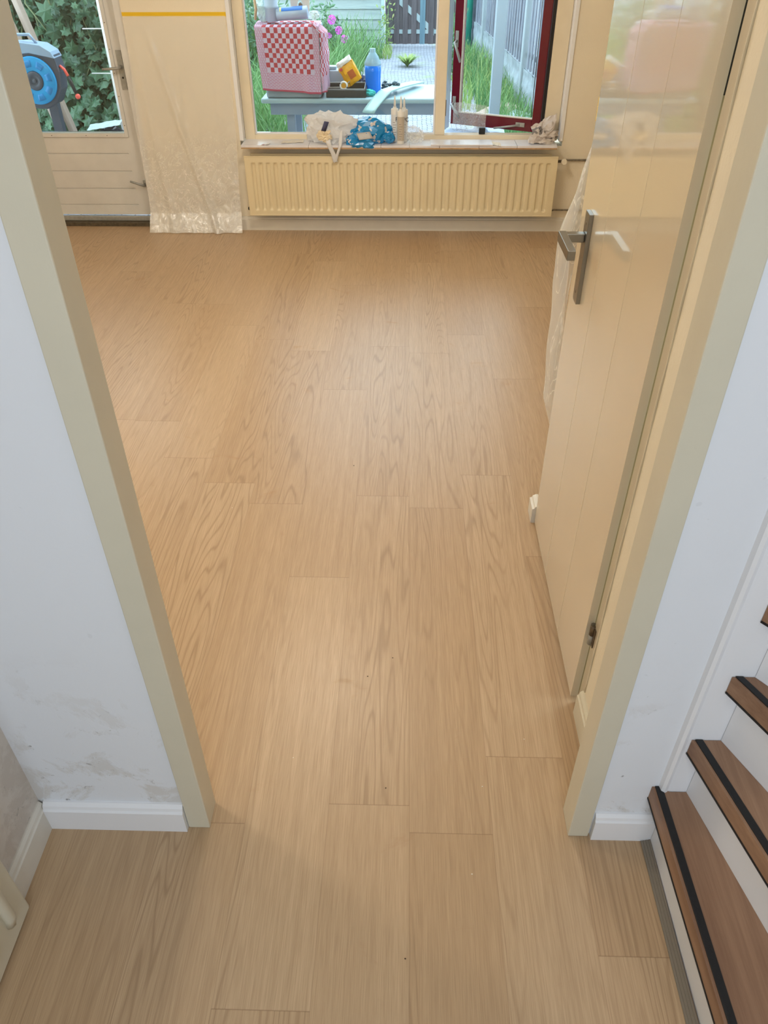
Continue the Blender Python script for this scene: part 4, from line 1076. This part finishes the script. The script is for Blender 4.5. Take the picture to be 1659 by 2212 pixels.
# blue jug
jg = thing('detergent_jug', (-.235, 5.93, TZ), 'clear plastic jug filled with bright blue liquid on the garden table', 'jug')
def jugprof(z0, z1): return [(.0, z0)]
MB().lathe((-.235, 5.93, TZ), [(.050, .001), (.055, .006), (.054, .03), (.052, .08), (.055, .13), (.056, .165)], 28, squash=.8).done('blue_liquid', mat('blue_liquid', (0, 124, 246), .2), jg)
MB().lathe((-.235, 5.93, TZ), [(.0563, .1655), (.054, .185), (.040, .215), (.022, .240), (.020, .242), (.020, .262), (.018, .264)], 28, squash=.8).done('clear_shoulder', mat('clear_jug', (160, 194, 212), .2, alpha=.7), jg)
o = MB()
for k in range(26):
    a = random.uniform(0, 2*PI)
    o.blob((-.115+random.uniform(-.055, .055), 5.99+random.uniform(-.05, .05), TZ+.018+random.uniform(0, .035)), (.014, .014, .012), .5, k, 2, 2)
tag(o.done('bundle_of_gloves', mat('dark_teal_rubber', (40, 74, 82), .4, var=.5, vscale=60)), 'dark tangled rubber gloves beside the blue jug', 'gloves')
o = MB().blob((-.25, 5.80, TZ+.020), (.035, .03, .02), .6, 9, 4, 2.4, zmin=TZ+.001).done('sponge_cloth', mat('turquoise_cloth', (70, 196, 190), .8)); tag(o, 'small turquoise cleaning cloth in front of the blue jug', 'cloth')
o = MB().blob((-.318, 5.98, TZ+.05), (.05, .04, .05), .9, 19, 4, 2.4, zmin=TZ+.001).done('crumpled_bag', mat('dark_foil', (74, 84, 104), .3)); tag(o, 'crumpled dark blue-grey bag between the yellow packet and the jug', 'bag')
def plank(u, v):
    a = Vector((-.255, 5.575, 0)).lerp(Vector((.085, 6.21, 0)), v)
    z = TZ - .062 + .085*min(1, v/.32)**.8 + .012*math.sin(v*PI)
    d = Vector((.80, -.42, 0)).normalized()*.088
    p = a + d*(u-.5) + Vector((0, 0, z)); return tuple(p)
pk = MB().grid(plank, 4, 30).done('flexible_plank', mat('mint_white_panel', (168, 200, 196), .35), solid=.008); tag(pk, 'bowed pale mint plank lying across the corner of the garden table', 'plank')

# ---------------------------------------------------------------- outside the garden door: ivy, hose reel, timber, bag
ivy = thing('ivy_hedge', (-3.0, 6.8, GZ), 'dense dark green ivy hedge seen through the garden door', 'ivy')
rnd = random.Random(4); b = MB()
for k in range(5200):
    x = rnd.uniform(-4.6, -1.6); z = rnd.uniform(GZ, 1.9); d = rnd.random()
    y = 6.75 + .30*noise.noise(Vector((x*1.6, z*1.6, 0))) + .38*d - .05
    leaf(b, (x, y, z), (rnd.gauss(0, .5), -1, rnd.gauss(.5, .5)), rnd.choice((.05, .07, .09, .11))*rnd.uniform(.7, 1.1), rnd.uniform(-.8, .8)+PI, True)
b.done('foliage', M_ivy, ivy)
b = MB()
for k in range(60):
    x = rnd.uniform(-4.4, -1.7); p = [(x, 7.1, GZ)]
    for s in range(6): x += rnd.uniform(-.2, .2); p.append((x, 6.85+rnd.uniform(-.1, .2), .3*(s+1)))
    b.tube(p, .006, 5)
b.done('vines', mat('ivy_stem', (120, 132, 96), .8), ivy)
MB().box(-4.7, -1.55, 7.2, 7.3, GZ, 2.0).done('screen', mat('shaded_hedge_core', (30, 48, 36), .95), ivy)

hr = thing('hose_reel', (-2.585, 5.93, .814), 'grey garden hose reel box with bright blue drum plate', 'hose reel')
M_rg = mat('reel_grey', (70, 76, 90), .45); M_rl = mat('reel_light_grey', (146, 166, 190), .4); M_cy = mat('reel_cyan', (0, 150, 214), .35)
cx, cy, cz = -2.585, 5.93, .814
b = MB(); pts = []
for (px, pz) in [(-.24, -.16), (-.16, -.215), (.04, -.225), (.14, -.18), (.205, -.07), (.225, .06), (.205, .19), (.12, .235), (-.2, .25), (-.26, .1)]: pts.append((cx+px, cz+pz))
n = len(pts)
b._q([(p[0], cy, p[1]) for p in pts]+[(p[0], cy+.17, p[1]) for p in pts], [tuple(range(n)), tuple(range(2*n-1, n-1, -1))]+[(i, n+i, n+(i+1) % n, (i+1) % n) for i in range(n)])
b.done('housing', M_rg, hr, bevel=.012)
b = MB(); pts = [(cx+p, cz+q_) for p, q_ in [(-.26, .185), (.0, .205), (.212, .165), (.19, .215), (.11, .265), (-.05, .285), (-.25, .28)]]; n = len(pts)
b._q([(p[0], cy-.012, p[1]) for p in pts]+[(p[0], cy+.18, p[1]) for p in pts], [tuple(range(n)), tuple(range(2*n-1, n-1, -1))]+[(i, n+i, n+(i+1) % n, (i+1) % n) for i in range(n)])
b.done('cover', M_rl, hr, bevel=.006)
MB().tube([(cx-.13, cy+.05, cz+.28), (cx-.11, cy+.05, cz+.335), (cx+.02, cy+.05, cz+.335), (cx+.065, cy+.05, cz+.27)], .012, 8).done('carry_handle', M_rl, hr)
dr = MB().lathe((cx, cy-.022, cz), [(.075, 0.0), (.080, -.004), (.178, -.004), (.185, .004), (.185, .02), (.075, .02), (.075, 0)], 48, 'y').done('drum_plate', M_cy, hr)
b = MB()
for k in range(8):
    a = k*PI/4+.2
    for r0, r1 in ((.105, .155),):
        p0 = a-.22; p1 = a+.22; vs = []
        b.grid(lambda u, v: (cx+(r0+(r1-r0)*v)*math.cos(p0+(p1-p0)*u), cy-.0275, cz+(r0+(r1-r0)*v)*math.sin(p0+(p1-p0)*u)), 5, 2)
b.done('drum_rib', mat('reel_cyan_dark', (0, 128, 196), .35), dr, solid=.003)
MB().lathe((cx, cy-.024, cz), [(.074, 0), (.070, -.006), (.036, -.006), (.030, .004), (.018, .004), (.018, -.004), (.006, -.004)], 32, 'y').done('hub', M_rg, hr)
hs = MB().tube([(cx+.225, cy+.04, cz+.105), (cx+.26, cy+.03, cz+.08), (cx+.285, cy+.02, cz+.03)], .012, 8).done('hose_end', mat('hose_orange', (236, 92, 78), .5), hr)
MB().tube([(cx+.285, cy+.02, cz+.028), (cx+.30, cy+.015, cz-.02), (cx+.325, cy+.01, cz-.10)], [.012, .016, .014], 10).done('nozzle_body', M_black, hs)
MB().blob((cx+.335, cy+.01, cz-.125), (.022, .022, .022), .05, 2, 3, 1, False).done('nozzle_tip', MATS['hose_orange'], hs)
MB().box(cx-.05, cx+.05, cy+.181, cy+.30, cz-.1, cz+.1).done('bracket', M_rg, hr)
MB().box(cx-.04, cx+.04, cy+.225, cy+.30, cz-(cz-GZ)/.8, cz-.101).done('mount_post', M_rg, hr)
hr.scale = (.8, .8, .8)

def beam(p, q, w, d, label):
    p, q = Vector(p), Vector(q); o = MB().box(-w/2, w/2, -d/2, d/2, 0, (q-p).length).done('timber_batten', M_beam, bevel=.002)
    o.location = p; o.rotation_euler = (q-p).to_track_quat('Z', 'Y').to_euler(); tag(o, label, 'timber batten'); return o
beam((-2.45, 6.30, GZ), (-2.91, 6.45, 1.70), .045, .045, 'long pale timber batten leaning behind the hose reel, the upper right one')
beam((-2.50, 6.24, GZ), (-2.86, 6.36, 1.15), .05, .03, 'second pale timber batten leaning lower behind the hose reel')
tl = thing('trellis', (-2.03, 6.15, GZ), 'thin white metal trellis at the right edge of the garden door pane', 'trellis')
MB().tube([(-2.105, 6.12, GZ), (-2.11, 6.12, 1.5)], .008, 8).done('upright', M_white, tl)
for z in (.50, .83, 1.10): MB().tube([(-2.25, 6.12, z), (-2.06, 6.12, z)], .004, 6).done('rung', M_white, tl)
rb = thing('rubbish_bag', (-2.18, 5.95, GZ), 'shiny black rubbish bag with white flap in the corner of the garden door pane', 'rubbish bag')
MB().blob((-2.14, 5.98, .22), (.22, .14, .28), .35, 17, 4, 3.0).done('bag_body', mat('black_bag_plastic', (26, 28, 36), .2, spec=.8, bump=.5, bscale=30), rb)
b = MB(); b.grid(lambda u, v: (-2.27+.24*u, 5.84+.10*v, .515+.035*u+.02*v+.01*noise.noise(Vector((u*5, v*3, 1)))), 12, 5, smooth=False); b.done('white_flap', M_wboard, rb, solid=.002)
